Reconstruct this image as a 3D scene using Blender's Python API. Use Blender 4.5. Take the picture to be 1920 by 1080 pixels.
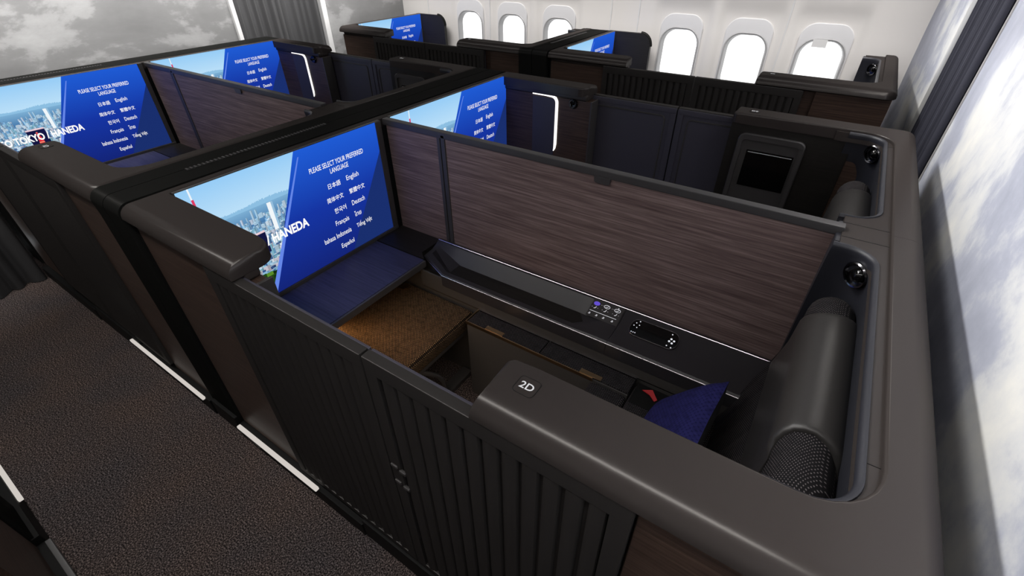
import bpy, bmesh, math, random
import numpy as np
from mathutils import Vector, Matrix

for o in list(bpy.data.objects):
    bpy.data.objects.remove(o)
scene = bpy.context.scene
COL = scene.collection
random.seed(7)
PI = math.pi

# ------------------------------------------------------------------ camera
cam_data = bpy.data.cameras.new('camera')
cam = bpy.data.objects.new('camera', cam_data)
COL.objects.link(cam)
cam_data.sensor_width = 36.0
cam_data.lens = 36.0 * 875.3 / 1920.0
cam_data.clip_start = 0.02
cam_data.clip_end = 60


def cam_axes(a, b, c):
    fw = Vector((math.cos(b) * math.cos(a), math.cos(b) * math.sin(a), -math.sin(b)))
    rt = Vector((math.sin(a), -math.cos(a), 0))
    dn = fw.cross(rt)
    r2 = math.cos(c) * rt + math.sin(c) * dn
    d2 = -math.sin(c) * rt + math.cos(c) * dn
    return r2, d2, fw


_r, _d, _f = cam_axes(math.radians(123.90), math.radians(36.915), math.radians(0.4305))
_m = Matrix((( _r.x, -_d.x, -_f.x, 0.0), (_r.y, -_d.y, -_f.y, 0.0), (_r.z, -_d.z, -_f.z, 1.925), (0, 0, 0, 1)))
cam.matrix_world = _m
scene.camera = cam

# ------------------------------------------------------------------ world, exposure
scene.view_settings.view_transform = 'Standard'
scene.view_settings.look = 'None'
scene.view_settings.gamma = 1.0
scene.view_settings.exposure = 0.0
scene.view_settings.use_curve_mapping = False
world = bpy.data.worlds.new('world')
scene.world = world
world.use_nodes = True
world.node_tree.nodes['Background'].inputs[0].default_value = (0.9, 0.95, 1.0, 1)
world.node_tree.nodes['Background'].inputs[1].default_value = 1.0


def area(name, loc, target, sx, sy, power, color=(1, 1, 1), spread=180):
    ld = bpy.data.lights.new(name, 'AREA')
    ld.shape = 'RECTANGLE'
    ld.size = sx
    ld.size_y = sy
    ld.energy = power
    ld.color = color
    ld.spread = math.radians(spread)
    o = bpy.data.objects.new(name, ld)
    COL.objects.link(o)
    o.location = loc
    d = Vector(target) - Vector(loc)
    o.rotation_euler = d.to_track_quat('-Z', 'Y').to_euler()
    return o


# ceiling lamps of the cabin: a cross strip before the aft bulkhead, strips over the two aisles; then added fills and washes
area('cross_lamp_and_fill', (-1.05, 1.6, 2.30), (-1.05 + 0.9, 1.6, 1.86), 5.0, 0.10, 22, (1.0, 0.98, 0.95), 58)
area('cross_lamp_and_fill', (-0.50, 1.6, 2.30), (0.50, 1.6, 1.30), 5.0, 0.25, 3.6, (1.0, 0.98, 0.96), 34)  # added dim fill for the shaded foot of the aft mural
area('ceiling_aft_lamp', (0.30, 2.55, 2.31), (0.28, 2.4, 0.0), 0.09, 1.3, 4.5, (1.0, 0.95, 0.90))
area('ceiling_aisle_lamp', (-2.0, 0.05, 2.31), (-2.0, 0.05, 0), 4.7, 0.13, 29, (1.0, 0.96, 0.92))
area('ceiling_aisle_lamp', (-2.0, 3.1, 2.31), (-2.0, 3.1, 0), 4.4, 0.20, 5, (1.0, 0.97, 0.95))
area('front_mural_fill', (-4.1, 1.9, 2.30), (-4.70, 1.9, 1.40), 5.0, 0.12, 52, (1.0, 0.98, 0.96), 90)  # added to brighten the front mural, not a cabin fixture
area('sidewall_fill', (-1.9, 3.95, 2.27), (-1.9, 4.72, 1.00), 5.2, 0.10, 21, (1.0, 0.97, 0.95), 72)  # added light for the window wall, narrowed to miss the suite caps


# ------------------------------------------------------------------ materials
def new_mat(name):
    m = bpy.data.materials.new(name)
    m.use_nodes = True
    nt = m.node_tree
    return m, nt, nt.nodes['Principled BSDF']


def plain(name, col, rough=0.5, metal=0.0, spec=0.5, bump=0.0, bscale=300, coat=0.0):
    m, nt, b = new_mat(name)
    b.inputs['Base Color'].default_value = (*col, 1)
    b.inputs['Roughness'].default_value = rough
    b.inputs['Metallic'].default_value = metal
    b.inputs['Specular IOR Level'].default_value = spec
    b.inputs['Coat Weight'].default_value = coat
    if bump:
        tc = nt.nodes.new('ShaderNodeTexCoord')
        n = nt.nodes.new('ShaderNodeTexNoise')
        n.inputs['Scale'].default_value = bscale
        n.inputs['Detail'].default_value = 3
        bp = nt.nodes.new('ShaderNodeBump')
        bp.inputs['Strength'].default_value = bump
        bp.inputs['Distance'].default_value = 0.001
        nt.links.new(tc.outputs['Object'], n.inputs['Vector'])
        nt.links.new(n.outputs['Fac'], bp.inputs['Height'])
        nt.links.new(bp.outputs['Normal'], b.inputs['Normal'])
    return m


def satin(name, col, rough=0.28, gloss=0.04):
    # dead matt paint with a thin even sheen
    m, nt, b = new_mat(name)
    b.inputs['Base Color'].default_value = (*col, 1)
    b.inputs['Roughness'].default_value = 0.8
    b.inputs['Specular IOR Level'].default_value = 0.0
    g = nt.nodes.new('ShaderNodeBsdfGlossy')
    g.inputs['Roughness'].default_value = rough
    g.inputs['Color'].default_value = (1, 0.98, 0.96, 1)
    mx = nt.nodes.new('ShaderNodeMixShader')
    mx.inputs[0].default_value = gloss
    nt.links.new(b.outputs[0], mx.inputs[1])
    nt.links.new(g.outputs[0], mx.inputs[2])
    nt.links.new(mx.outputs[0], nt.nodes['Material Output'].inputs[0])
    return m


def emit(name, col, strength=1.0):
    m, nt, b = new_mat(name)
    nt.nodes.remove(b)
    e = nt.nodes.new('ShaderNodeEmission')
    e.inputs[0].default_value = (*col, 1)
    e.inputs[1].default_value = strength
    nt.links.new(e.outputs[0], nt.nodes['Material Output'].inputs[0])
    return m


def ramp(nt, pts):
    r = nt.nodes.new('ShaderNodeValToRGB')
    els = r.color_ramp.elements
    while len(els) < len(pts):
        els.new(0.5)
    for e, (p, c) in zip(els, pts):
        e.position = p
        e.color = (*c, 1)
    return r


def wood(name, dark, mid, light, rough=0.42):
    m, nt, b = new_mat(name)
    tc = nt.nodes.new('ShaderNodeTexCoord')
    mp = nt.nodes.new('ShaderNodeMapping')
    mp.inputs['Scale'].default_value = (2.4, 70, 95)
    n = nt.nodes.new('ShaderNodeTexNoise')
    n.inputs['Scale'].default_value = 1.6
    n.inputs['Detail'].default_value = 6
    n.inputs['Roughness'].default_value = 0.65
    n.inputs['Distortion'].default_value = 0.25
    nt.links.new(tc.outputs['Object'], mp.inputs[0])
    nt.links.new(mp.outputs[0], n.inputs['Vector'])
    r = ramp(nt, [(0.30, dark), (0.52, mid), (0.75, light)])
    nt.links.new(n.outputs['Fac'], r.inputs[0])
    nt.links.new(r.outputs[0], b.inputs['Base Color'])
    b.inputs['Roughness'].default_value = rough
    b.inputs['Specular IOR Level'].default_value = 0.35
    return m


def carpet_mat():
    m, nt, b = new_mat('carpet_pile')
    tc = nt.nodes.new('ShaderNodeTexCoord')
    n = nt.nodes.new('ShaderNodeTexNoise')
    n.inputs['Scale'].default_value = 175
    n.inputs['Detail'].default_value = 2
    n2 = nt.nodes.new('ShaderNodeTexNoise')
    n2.inputs['Scale'].default_value = 2.5
    n2.inputs['Detail'].default_value = 3
    nt.links.new(tc.outputs['Object'], n.inputs['Vector'])
    nt.links.new(tc.outputs['Object'], n2.inputs['Vector'])
    r = ramp(nt, [(0.36, (0.010, 0.0085, 0.0085)), (0.52, (0.078, 0.064, 0.060)), (0.66, (0.24, 0.20, 0.186))])
    r2 = ramp(nt, [(0.35, (0.85, 0.88, 0.95)), (0.65, (1.1, 1.0, 0.95))])
    mx = nt.nodes.new('ShaderNodeMix')
    mx.data_type = 'RGBA'
    mx.blend_type = 'MULTIPLY'
    mx.inputs['Factor'].default_value = 1.0
    nt.links.new(n.outputs['Fac'], r.inputs[0])
    nt.links.new(n2.outputs['Fac'], r2.inputs[0])
    nt.links.new(r.outputs[0], mx.inputs[6])
    nt.links.new(r2.outputs[0], mx.inputs[7])
    nt.links.new(mx.outputs[2], b.inputs['Base Color'])
    b.inputs['Roughness'].default_value = 0.95
    b.inputs['Specular IOR Level'].default_value = 0.1
    bp = nt.nodes.new('ShaderNodeBump')
    bp.inputs['Strength'].default_value = 0.8
    bp.inputs['Distance'].default_value = 0.004
    nt.links.new(n.outputs['Fac'], bp.inputs['Height'])
    nt.links.new(bp.outputs['Normal'], b.inputs['Normal'])
    return m


def cloud_mat(name, pts, scale, stretch=(1, 1, 1), rough=0.5, detail=12, dist=0.15, off=(0, 0, 0)):
    m, nt, b = new_mat(name)
    tc = nt.nodes.new('ShaderNodeTexCoord')
    mp = nt.nodes.new('ShaderNodeMapping')
    mp.inputs['Scale'].default_value = stretch
    mp.inputs['Location'].default_value = off
    n = nt.nodes.new('ShaderNodeTexNoise')
    n.inputs['Scale'].default_value = scale
    n.inputs['Detail'].default_value = detail
    n.inputs['Roughness'].default_value = 0.64
    n.inputs['Distortion'].default_value = dist
    nt.links.new(tc.outputs['Object'], mp.inputs[0])
    nt.links.new(mp.outputs[0], n.inputs['Vector'])
    r = ramp(nt, pts)
    nt.links.new(n.outputs['Fac'], r.inputs[0])
    nt.links.new(r.outputs[0], b.inputs['Base Color'])
    b.inputs['Roughness'].default_value = rough
    return m


def weave_mat(name, base, dot, scale=260, width=0.32, plane='xy'):
    # woven upholstery: little thread dots in a staggered grid
    m, nt, b = new_mat(name)
    tc = nt.nodes.new('ShaderNodeTexCoord')
    sp = nt.nodes.new('ShaderNodeSeparateXYZ')
    ad = nt.nodes.new('ShaderNodeMath')
    cb = nt.nodes.new('ShaderNodeCombineXYZ')
    mp = nt.nodes.new('ShaderNodeMapping')
    mp.inputs['Rotation'].default_value = (0, 0, math.radians(45))
    mp.inputs['Scale'].default_value = (scale, scale, scale)
    v = nt.nodes.new('ShaderNodeTexVoronoi')
    v.voronoi_dimensions = '2D'
    v.inputs['Scale'].default_value = 1.0
    v.inputs['Randomness'].default_value = 0.10
    nt.links.new(tc.outputs['Object'], sp.inputs[0])
    nt.links.new(sp.outputs['X'], ad.inputs[0])
    nt.links.new(sp.outputs['Z'], ad.inputs[1])
    nt.links.new(sp.outputs['Y'], cb.inputs['X'])
    nt.links.new(ad.outputs[0], cb.inputs['Y'])
    nt.links.new(cb.outputs[0], mp.inputs[0])
    nt.links.new(mp.outputs[0], v.inputs['Vector'])
    r = ramp(nt, [(width * 0.6, dot), (width, base)])
    nt.links.new(v.outputs['Distance'], r.inputs[0])
    n = nt.nodes.new('ShaderNodeTexNoise')
    n.inputs['Scale'].default_value = 45
    mr = nt.nodes.new('ShaderNodeMapRange')
    mr.inputs[1].default_value = 0.25
    mr.inputs[2].default_value = 0.55
    mr.inputs[3].default_value = 0.35
    mx = nt.nodes.new('ShaderNodeMix')
    mx.data_type = 'RGBA'
    mx.inputs[6].default_value = (*base, 1)
    nt.links.new(tc.outputs['Object'], n.inputs['Vector'])
    nt.links.new(n.outputs['Fac'], mr.inputs[0])
    nt.links.new(mr.outputs[0], mx.inputs['Factor'])
    nt.links.new(r.outputs[0], mx.inputs[7])
    nt.links.new(mx.outputs[2], b.inputs['Base Color'])
    b.inputs['Roughness'].default_value = 0.85
    b.inputs['Specular IOR Level'].default_value = 0.2
    bp = nt.nodes.new('ShaderNodeBump')
    bp.inputs['Strength'].default_value = 0.6
    bp.inputs['Distance'].default_value = 0.0015
    bp.invert = True
    nt.links.new(v.outputs['Distance'], bp.inputs['Height'])
    nt.links.new(bp.outputs['Normal'], b.inputs['Normal'])
    return m


def vcol_emit(name, strength):
    m, nt, b = new_mat(name)
    nt.nodes.remove(b)
    a = nt.nodes.new('ShaderNodeVertexColor')
    a.layer_name = 'Col'
    e = nt.nodes.new('ShaderNodeEmission')
    e.inputs[1].default_value = strength
    nt.links.new(a.outputs['Color'], e.inputs[0])
    nt.links.new(e.outputs[0], nt.nodes['Material Output'].inputs[0])
    return m


def menu_mat():
    # the lit blue menu field of the monitor picture: brighter at the top of the picture
    m, nt, b = new_mat('screen_menu_blue')
    nt.nodes.remove(b)
    tc = nt.nodes.new('ShaderNodeTexCoord')
    sp = nt.nodes.new('ShaderNodeSeparateXYZ')
    mr = nt.nodes.new('ShaderNodeMapRange')
    mr.inputs[1].default_value = 0.66
    mr.inputs[2].default_value = 1.225
    r = ramp(nt, [(0.0, (0.007, 0.018, 0.19)), (0.5, (0.008, 0.035, 0.36)), (1.0, (0.014, 0.105, 0.66))])
    e = nt.nodes.new('ShaderNodeEmission')
    e.inputs[1].default_value = 1.0
    nt.links.new(tc.outputs['Object'], sp.inputs[0])
    nt.links.new(sp.outputs['Z'], mr.inputs[0])
    nt.links.new(mr.outputs[0], r.inputs[0])
    nt.links.new(r.outputs[0], e.inputs[0])
    nt.links.new(e.outputs[0], nt.nodes['Material Output'].inputs[0])
    return m


M = {}
M['cap'] = satin('satin_brown_grey', (0.037, 0.0315, 0.0298), 0.26, 0.034)
M['band'] = satin('matt_black_joint', (0.010, 0.0103, 0.0097), 0.4, 0.012)
M['black'] = plain('soft_black', (0.006, 0.006, 0.006), 0.6, spec=0.2)
M['gloss'] = plain('gloss_black', (0.003, 0.003, 0.003), 0.08, spec=0.5)
M['wood'] = wood('dark_walnut', (0.029, 0.0175, 0.013), (0.066, 0.041, 0.031), (0.110, 0.072, 0.054))
M['divwood'] = wood('zebrano_brown', (0.085, 0.056, 0.053), (0.180, 0.128, 0.123), (0.33, 0.25, 0.24), 0.45)
M['wing'] = wood('black_oak', (0.008, 0.0075, 0.007), (0.014, 0.0125, 0.011), (0.022, 0.019, 0.017), 0.45)
M['blue_spill_veneer'] = wood('dark_veneer_screen_spill', (0.024, 0.024, 0.050), (0.044, 0.045, 0.092), (0.064, 0.066, 0.130), 0.4)  # blue spill from the screen is mixed into this dark veneer colour
M['door'] = satin('door_graphite', (0.031, 0.029, 0.028), 0.30, 0.045)
M['inner'] = plain('inner_door_screen_tint', (0.056, 0.054, 0.074), 0.45, spec=0.4, bump=0.1, bscale=500)  # dark panel colour with a slight blue put in for the screen light
M['frame'] = plain('frame_graphite', (0.052, 0.049, 0.049), 0.4, spec=0.5)
M['rail'] = plain('rail_grey', (0.050, 0.048, 0.050), 0.4, spec=0.5)
M['leather'] = plain('dark_leather', (0.033, 0.031, 0.030), 0.34, spec=0.5, bump=0.35, bscale=900)
M['navy_leather'] = plain('slate_leather', (0.021, 0.022, 0.029), 0.42, spec=0.5, bump=0.4, bscale=900)
M['console'] = plain('console_plastic', (0.027, 0.0255, 0.029), 0.42, spec=0.5)
M['fascia'] = plain('fascia_grey', (0.060, 0.056, 0.054), 0.5)
M['bright'] = plain('bright_metal_edge', (0.55, 0.53, 0.55), 0.25, metal=1.0)
M['gold'] = plain('bronze_trim', (0.55, 0.40, 0.24), 0.3, metal=1.0)
M['chrome'] = plain('dark_chrome', (0.16, 0.16, 0.17), 0.15, metal=1.0)
M['silver'] = plain('silver_trim', (0.62, 0.62, 0.62), 0.35, metal=0.6)
M['white_trim'] = plain('white_trim', (0.62, 0.62, 0.62), 0.4)
M['carpet'] = carpet_mat()
M['weave'] = weave_mat('woven_brown', (0.012, 0.0075, 0.0045), (0.42, 0.28, 0.15), 150, 0.27)
M['weave_dark'] = weave_mat('woven_charcoal', (0.007, 0.0063, 0.0075), (0.17, 0.15, 0.155), 150, 0.24)
M['pillow'] = weave_mat('pillow_navy', (0.007, 0.007, 0.050), (0.026, 0.026, 0.140), 75, 0.7)
M['pillow_back'] = plain('pillow_back_black', (0.008, 0.008, 0.009), 0.8)
M['red'] = plain('red_strap', (0.40, 0.004, 0.008), 0.35)
M['curtain'] = plain('curtain_charcoal', (0.058, 0.058, 0.060), 0.85, spec=0.2, bump=0.5, bscale=400)
M['curtain_blue'] = plain('curtain_indigo', (0.034, 0.035, 0.050), 0.8, spec=0.25, bump=0.8, bscale=260)
M['sidewall'] = plain('sidewall_cream', (0.66, 0.64, 0.62), 0.5, spec=0.4)
M['shade'] = plain('window_lining', (0.60, 0.60, 0.61), 0.45, spec=0.4)
M['bezel'] = plain('window_bezel', (0.36, 0.36, 0.365), 0.4)
M['pane'] = emit('daylit_pane', (1.0, 1.0, 1.0), 1.6)
M['ceiling'] = plain('ceiling_white', (0.55, 0.54, 0.53), 0.7)
M['mural_front'] = cloud_mat('cloud_mural_grey', [(0.36, (0.145, 0.145, 0.145)), (0.50, (0.175, 0.175, 0.175)), (0.545, (0.25, 0.25, 0.25)), (0.68, (0.32, 0.32, 0.32))], 1.7, (1, 0.7, 1.5), off=(0, 0.9, 0.35))
M['mural_aft'] = cloud_mat('cloud_mural_pale', [(0.34, (0.30, 0.315, 0.385)), (0.47, (0.40, 0.42, 0.50)), (0.54, (0.60, 0.61, 0.63)), (0.68, (0.76, 0.75, 0.71))], 1.9, (1, 1.0, 0.8), off=(0, 0.3, 0.7))
M['led'] = emit('led_white', (1.0, 0.98, 0.95), 1.5)
M['led_floor'] = emit('led_floor', (1.0, 0.93, 0.86), 0.62)
M['led_dim'] = plain('led_off_cover', (0.10, 0.10, 0.10), 0.4)
M['led_amber'] = emit('led_amber', (1.0, 0.52, 0.14), 1.0)
M['lens'] = emit('lamp_lens', (0.9, 0.95, 1.0), 0.5)
M['letters'] = emit('seat_number_white', (0.95, 0.95, 0.97), 0.75)
M['icon'] = emit('icon_white', (0.85, 0.85, 0.9), 0.85)
M['icon_violet'] = emit('icon_violet', (0.16, 0.10, 0.75), 0.8)
M['scr_text'] = emit('screen_text_white', (1, 1, 1), 1.0)
M['scr_menu'] = menu_mat()
M['scr_band'] = emit('screen_band_blue', (0.13, 0.24, 0.80), 1.0)
M['scr_dark'] = emit('screen_corner_blue', (0.010, 0.028, 0.155), 1.0)
M['scr_city'] = vcol_emit('screen_city_picture', 1.0)


# ------------------------------------------------------------------ mesh helpers
class MB:
    def __init__(self):
        self.bm = bmesh.new()

    def _merge(self, b):
        me = bpy.data.meshes.new('tmp')
        b.to_mesh(me)
        b.free()
        self.bm.from_mesh(me)
        bpy.data.meshes.remove(me)

    def box(self, x0, x1, y0, y1, z0, z1, bev=0.0, seg=2):
        b = bmesh.new()
        x0, x1 = sorted((x0, x1)); y0, y1 = sorted((y0, y1)); z0, z1 = sorted((z0, z1))
        vs = [b.verts.new(p) for p in ((x0, y0, z0), (x1, y0, z0), (x1, y1, z0), (x0, y1, z0), (x0, y0, z1), (x1, y0, z1), (x1, y1, z1), (x0, y1, z1))]
        for f in ((3, 2, 1, 0), (4, 5, 6, 7), (0, 1, 5, 4), (1, 2, 6, 5), (2, 3, 7, 6), (3, 0, 4, 7)):
            b.faces.new([vs[i] for i in f])
        if bev > 0:
            bmesh.ops.bevel(b, geom=list(b.edges), offset=bev, segments=seg, profile=0.5, affect='EDGES')
        self._merge(b)
        return self

    def loft(self, rings, closed=True, caps=True):
        b = bmesh.new()
        R = [[b.verts.new(p) for p in r] for r in rings]
        n = len(R[0])
        for a, c in zip(R, R[1:]):
            for i in range(n if closed else n - 1):
                j = (i + 1) % n
                try:
                    b.faces.new((a[i], a[j], c[j], c[i]))
                except ValueError:
                    pass
        if caps and closed:
            for r in (R[0], R[-1]):
                try:
                    b.faces.new(r)
                except ValueError:
                    pass
        bmesh.ops.remove_doubles(b, verts=b.verts, dist=1e-6)
        bmesh.ops.recalc_face_normals(b, faces=b.faces)
        self._merge(b)
        return self

    def prism(self, pts, axis, a, c):
        """pts: 2D list; axis 'x': pts are (y,z); 'y': (x,z); 'z': (x,y)"""
        def P(p, t):
            return (t, p[0], p[1]) if axis == 'x' else (p[0], t, p[1]) if axis == 'y' else (p[0], p[1], t)
        return self.loft([[P(p, a) for p in pts], [P(p, c) for p in pts]])

    def tube(self, pts, r, n=10, caps=True):
        pts = [Vector(p) for p in pts]
        rings = []
        up = None
        for i, p in enumerate(pts):
            t = (pts[min(i + 1, len(pts) - 1)] - pts[max(i - 1, 0)]).normalized()
            if up is None:
                up = t.orthogonal().normalized()
            up = (up - t * up.dot(t)).normalized()
            s = t.cross(up)
            rr = r[i] if isinstance(r, (list, tuple)) else r
            rings.append([p + (up * math.cos(q) + s * math.sin(q)) * rr for q in [2 * PI * k / n for k in range(n)]])
        return self.loft(rings, True, caps)

    def lathe(self, prof, origin, direction, n=28):
        """prof: (radius, height along direction)"""
        d = Vector(direction).normalized()
        u = d.orthogonal().normalized()
        w = d.cross(u)
        o = Vector(origin)
        rings = [[o + d * h + (u * math.cos(q) + w * math.sin(q)) * max(r, 1e-5) for q in [2 * PI * k / n for k in range(n)]] for r, h in prof]
        return self.loft(rings, True, True)

    def quad(self, pts):
        b = bmesh.new()
        b.faces.new([b.verts.new(p) for p in pts])
        self._merge(b)
        return self

    def tri_mesh(self, verts, faces):
        b = bmesh.new()
        vs = [b.verts.new(v) for v in verts]
        for f in faces:
            b.faces.new([vs[i] for i in f])
        self._merge(b)
        return self


ROOT = {}


def finish(name, mb, mat, parent=None, smooth=35, recalc=True):
    bm = mb.bm
    loc = Vector((0, 0, 0))
    p = parent
    if parent is not None:
        loc = ROOT[parent.name]
    if recalc:
        bmesh.ops.recalc_face_normals(bm, faces=bm.faces)
    if loc.length > 0:
        bmesh.ops.translate(bm, verts=bm.verts, vec=-loc)
    me = bpy.data.meshes.new(name)
    bm.to_mesh(me)
    bm.free()
    if mat is not None:
        me.materials.append(mat)
    if smooth:
        for f in me.polygons:
            f.use_smooth = True
        me.set_sharp_from_angle(angle=math.radians(smooth))
    o = bpy.data.objects.new(name, me)
    COL.objects.link(o)
    if smooth:
        wn = o.modifiers.new('weighted_normals', 'WEIGHTED_NORMAL')
        wn.keep_sharp = True
    if parent is not None:
        o.parent = parent
        ROOT[o.name] = loc
    else:
        ROOT[o.name] = Vector((0, 0, 0))
    return o


def tag(o, label=None, cat=None, group=None, kind=None):
    if label: o['label'] = label
    if cat: o['category'] = cat
    if group: o['group'] = group
    if kind: o['kind'] = kind
    return o


def thing(name, loc, label, cat, group=None):
    o = bpy.data.objects.new(name, None)
    o.empty_display_size = 0.1
    COL.objects.link(o)
    o.location = loc
    ROOT[o.name] = Vector(loc)
    return tag(o, label, cat, group)


def struct(name, mb, mat, smooth=35, label=None):
    o = finish(name, mb, mat, None, smooth)
    o['kind'] = 'structure'
    if label: o['label'] = label
    return o


def arc_poly(pts, n=6):
    """pts: list of (x,y,radius); rounds each corner"""
    out = []
    N = len(pts)
    for i in range(N):
        p = Vector(pts[i][:2]); r = pts[i][2]
        if r <= 0:
            out.append((p.x, p.y)); continue
        a = Vector(pts[i - 1][:2]) - p
        c = Vector(pts[(i + 1) % N][:2]) - p
        a.normalize(); c.normalize()
        ang = a.angle(c)
        t = r / math.tan(ang / 2)
        bis = (a + c).normalized()
        ctr = p + bis * (r / math.sin(ang / 2))
        s = p + a * t; e = p + c * t
        va = s - ctr; ve = e - ctr
        a0 = math.atan2(va.y, va.x); a1 = math.atan2(ve.y, ve.x)
        da = (a1 - a0 + PI) % (2 * PI) - PI
        for k in range(n + 1):
            q = a0 + da * k / n
            out.append((ctr.x + r * math.cos(q), ctr.y + r * math.sin(q)))
    return out


def slab(mb, poly, z0, z1, radf, T, botr=0.004, n=6):
    """slab with plan poly (local x,v), rounded top edge whose radius is radf(mid x, mid v, nx, nv) per edge. T maps local->world"""
    pts = [Vector(p) for p in poly]
    N = len(pts)
    area2 = sum(pts[i].x * pts[(i + 1) % N].y - pts[(i + 1) % N].x * pts[i].y for i in range(N))
    if area2 < 0:
        pts.reverse()
    nor = []
    rad = []
    for i in range(N):
        e = pts[(i + 1) % N] - pts[i]
        nn = Vector((e.y, -e.x)).normalized()
        nor.append(nn)
        mid = (pts[(i + 1) % N] + pts[i]) / 2
        rad.append(radf(mid.x, mid.y, nn.x, nn.y))

    def off(k):
        out = []
        for i in range(N):
            n0, n1 = nor[i - 1], nor[i]
            d0, d1 = rad[i - 1] * k, rad[i] * k
            det = n0.x * n1.y - n0.y * n1.x
            if abs(det) < 0.02:
                nn = (n0 + n1).normalized()
                D = nn * (d0 + d1) / 2
            else:
                D = Vector(((d0 * n1.y - d1 * n0.y) / det, (n0.x * d1 - n1.x * d0) / det))
            out.append(pts[i] - D)
        return out
    rv = [max(rad[i - 1], rad[i]) for i in range(N)]
    rings = []
    rings.append([T(p.x, p.y, z0) for p in off(0.12)])
    rings.append([T(p.x, p.y, z0 + botr) for p in off(0.0)])
    for k in range(n + 1):
        th = PI / 2 * k / n
        o = off(1 - math.cos(th))
        rings.append([T(o[i].x, o[i].y, z1 - min(rv[i], (z1 - z0) - botr - 0.001) * (1 - math.sin(th))) for i in range(N)])
    mb.loft(rings)
    return mb


def rrect(cx, cy, w, h, r, n=6):
    return arc_poly([(cx - w / 2, cy - h / 2, r), (cx + w / 2, cy - h / 2, r), (cx + w / 2, cy + h / 2, r), (cx - w / 2, cy + h / 2, r)], n)


def text_mb(parts, thick=0.0):
    """parts: list of (string, fn mapping (u,v)->world, width, height|None, align, bold)
       u runs along the line of writing, v up, from the anchor."""
    mb = MB()
    for s, fn, w, h, align, bold in parts:
        cu = bpy.data.curves.new('t', 'FONT')
        cu.body = s
        cu.size = 1.0
        cu.offset = bold
        cu.resolution_u = 3
        ob = bpy.data.objects.new('t', cu)
        COL.objects.link(ob)
        dg = bpy.context.evaluated_depsgraph_get()
        dg.update()
        me = bpy.data.meshes.new_from_object(ob.evaluated_get(dg))
        bpy.data.objects.remove(ob)
        bpy.data.curves.remove(cu)
        if len(me.vertices) == 0:
            continue
        xs = [v.co.x for v in me.vertices]; ys = [v.co.y for v in me.vertices]
        W = max(xs) - min(xs)
        kx = w / W if w else None
        if h:
            ky = h / (max(ys) - min(ys))
            if kx is None: kx = ky
        else:
            ky = kx
        y0 = min(ys) if h else 0
        x0 = min(xs)
        sh = {'l': 0, 'c': -W * kx / 2, 'r': -W * kx}[align]
        b = bmesh.new()
        b.from_mesh(me)
        for v in b.verts:
            v.co = Vector(fn((v.co.x - x0) * kx + sh, (v.co.y - y0) * ky))
        mb._merge(b)
        bpy.data.meshes.remove(me)
    return mb


# ================================================================== room shell
FRONT_X, WALL_Y, CEIL = -4.70, 4.70, 2.36
struct('floor', MB().box(-4.9, 0.9, -1.7, 5.0, -0.05, 0.0), M['carpet'])
struct('ceiling', MB().box(-4.9, 0.9, -1.7, 5.0, CEIL, CEIL + 0.05), M['ceiling'])
struct('wall_left', MB().box(-4.9, 0.9, -1.75, -1.70, 0, CEIL), M['sidewall'])
# front bulkhead mural: two panels with the aisle opening between them
struct('wall_front', MB().box(FRONT_X - 0.06, FRONT_X, 0.42, 2.585, 0, CEIL, 0.004), M['mural_front'])
struct('wall_front_window', MB().box(FRONT_X - 0.06, FRONT_X, 3.545, 4.95, 0, CEIL, 0.004), M['mural_front'])
struct('wall_front_left', MB().box(FRONT_X - 0.06, FRONT_X, -1.75, -0.30, 0, CEIL, 0.004), M['mural_front'])
struct('trim_1', MB().box(FRONT_X - 0.03, FRONT_X + 0.03, 2.575, 2.615, 0, CEIL, 0.008), M['white_trim'])
struct('trim_2', MB().box(FRONT_X - 0.03, FRONT_X + 0.03, 3.515, 3.575, 0, CEIL, 0.008), M['white_trim'])
# aft bulkhead
AFT = 0.47
struct('wall_aft', MB().box(AFT, AFT + 0.06, -1.75, 2.885, 0, CEIL, 0.004), M['mural_aft'])
mb = MB()
mb.prism([(0.435, 3.74), (0.353, 4.80), (0.45, 4.80), (0.52, 3.74)], 'z', 0, CEIL)
struct('wall_aft_window', mb, M['mural_aft'])
struct('trim_3', MB().box(AFT - 0.006, AFT + 0.05, 2.880, 2.902, 0, CEIL, 0.004), M['silver'])
mb = MB()
mb.tube([(0.455, 3.71, 0), (0.455, 3.71, CEIL)], 0.033, 16)
struct('trim_4', mb, M['silver'])
struct('wall_back', MB().box(0.80, 0.86, -1.75, 5.0, 0, CEIL), M['ceiling'])
struct('wall_fore', MB().box(-5.16, -5.10, -1.75, 5.0, 0, CEIL), M['ceiling'])


def curtain(name, p0, p1, z0, z1, amp, folds, mat, label, seed):
    rnd = random.Random(seed)
    p0 = Vector(p0); p1 = Vector(p1)
    L = (p1 - p0).length
    t = (p1 - p0) / L
    nrm = Vector((-t.y, t.x))
    n = int(folds * 14)
    ph = [rnd.uniform(0.6, 1.4) for _ in range(folds + 2)]
    cum = [0]
    for q in ph: cum.append(cum[-1] + q)
    tot = cum[folds]
    base = []
    for i in range(n + 1):
        s = i / n
        w = s * tot
        k = max(j for j in range(folds + 1) if cum[j] <= w + 1e-9)
        fr = (w - cum[k]) / ph[k]
        a = amp * ph[k]
        d = a * math.sin(2 * PI * fr) + 0.25 * a * math.sin(4 * PI * fr + k)
        base.append((s, d))
    rings = []
    for z, am in ((z0, 1.0), ((z0 + z1) / 2, 0.92), (z1, 0.8)):
        front = [p0 + t * (s * L) + nrm * d * am for s, d in base]
        back = [p0 + t * (s * L) + nrm * (d * am + 0.006) for s, d in reversed(base)]
        rings.append([(q.x, q.y, z) for q in front + back])
    mb = MB()
    mb.loft(rings)
    o = finish(name, mb, mat, None, 60)
    return tag(o, label, 'curtain')


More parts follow.
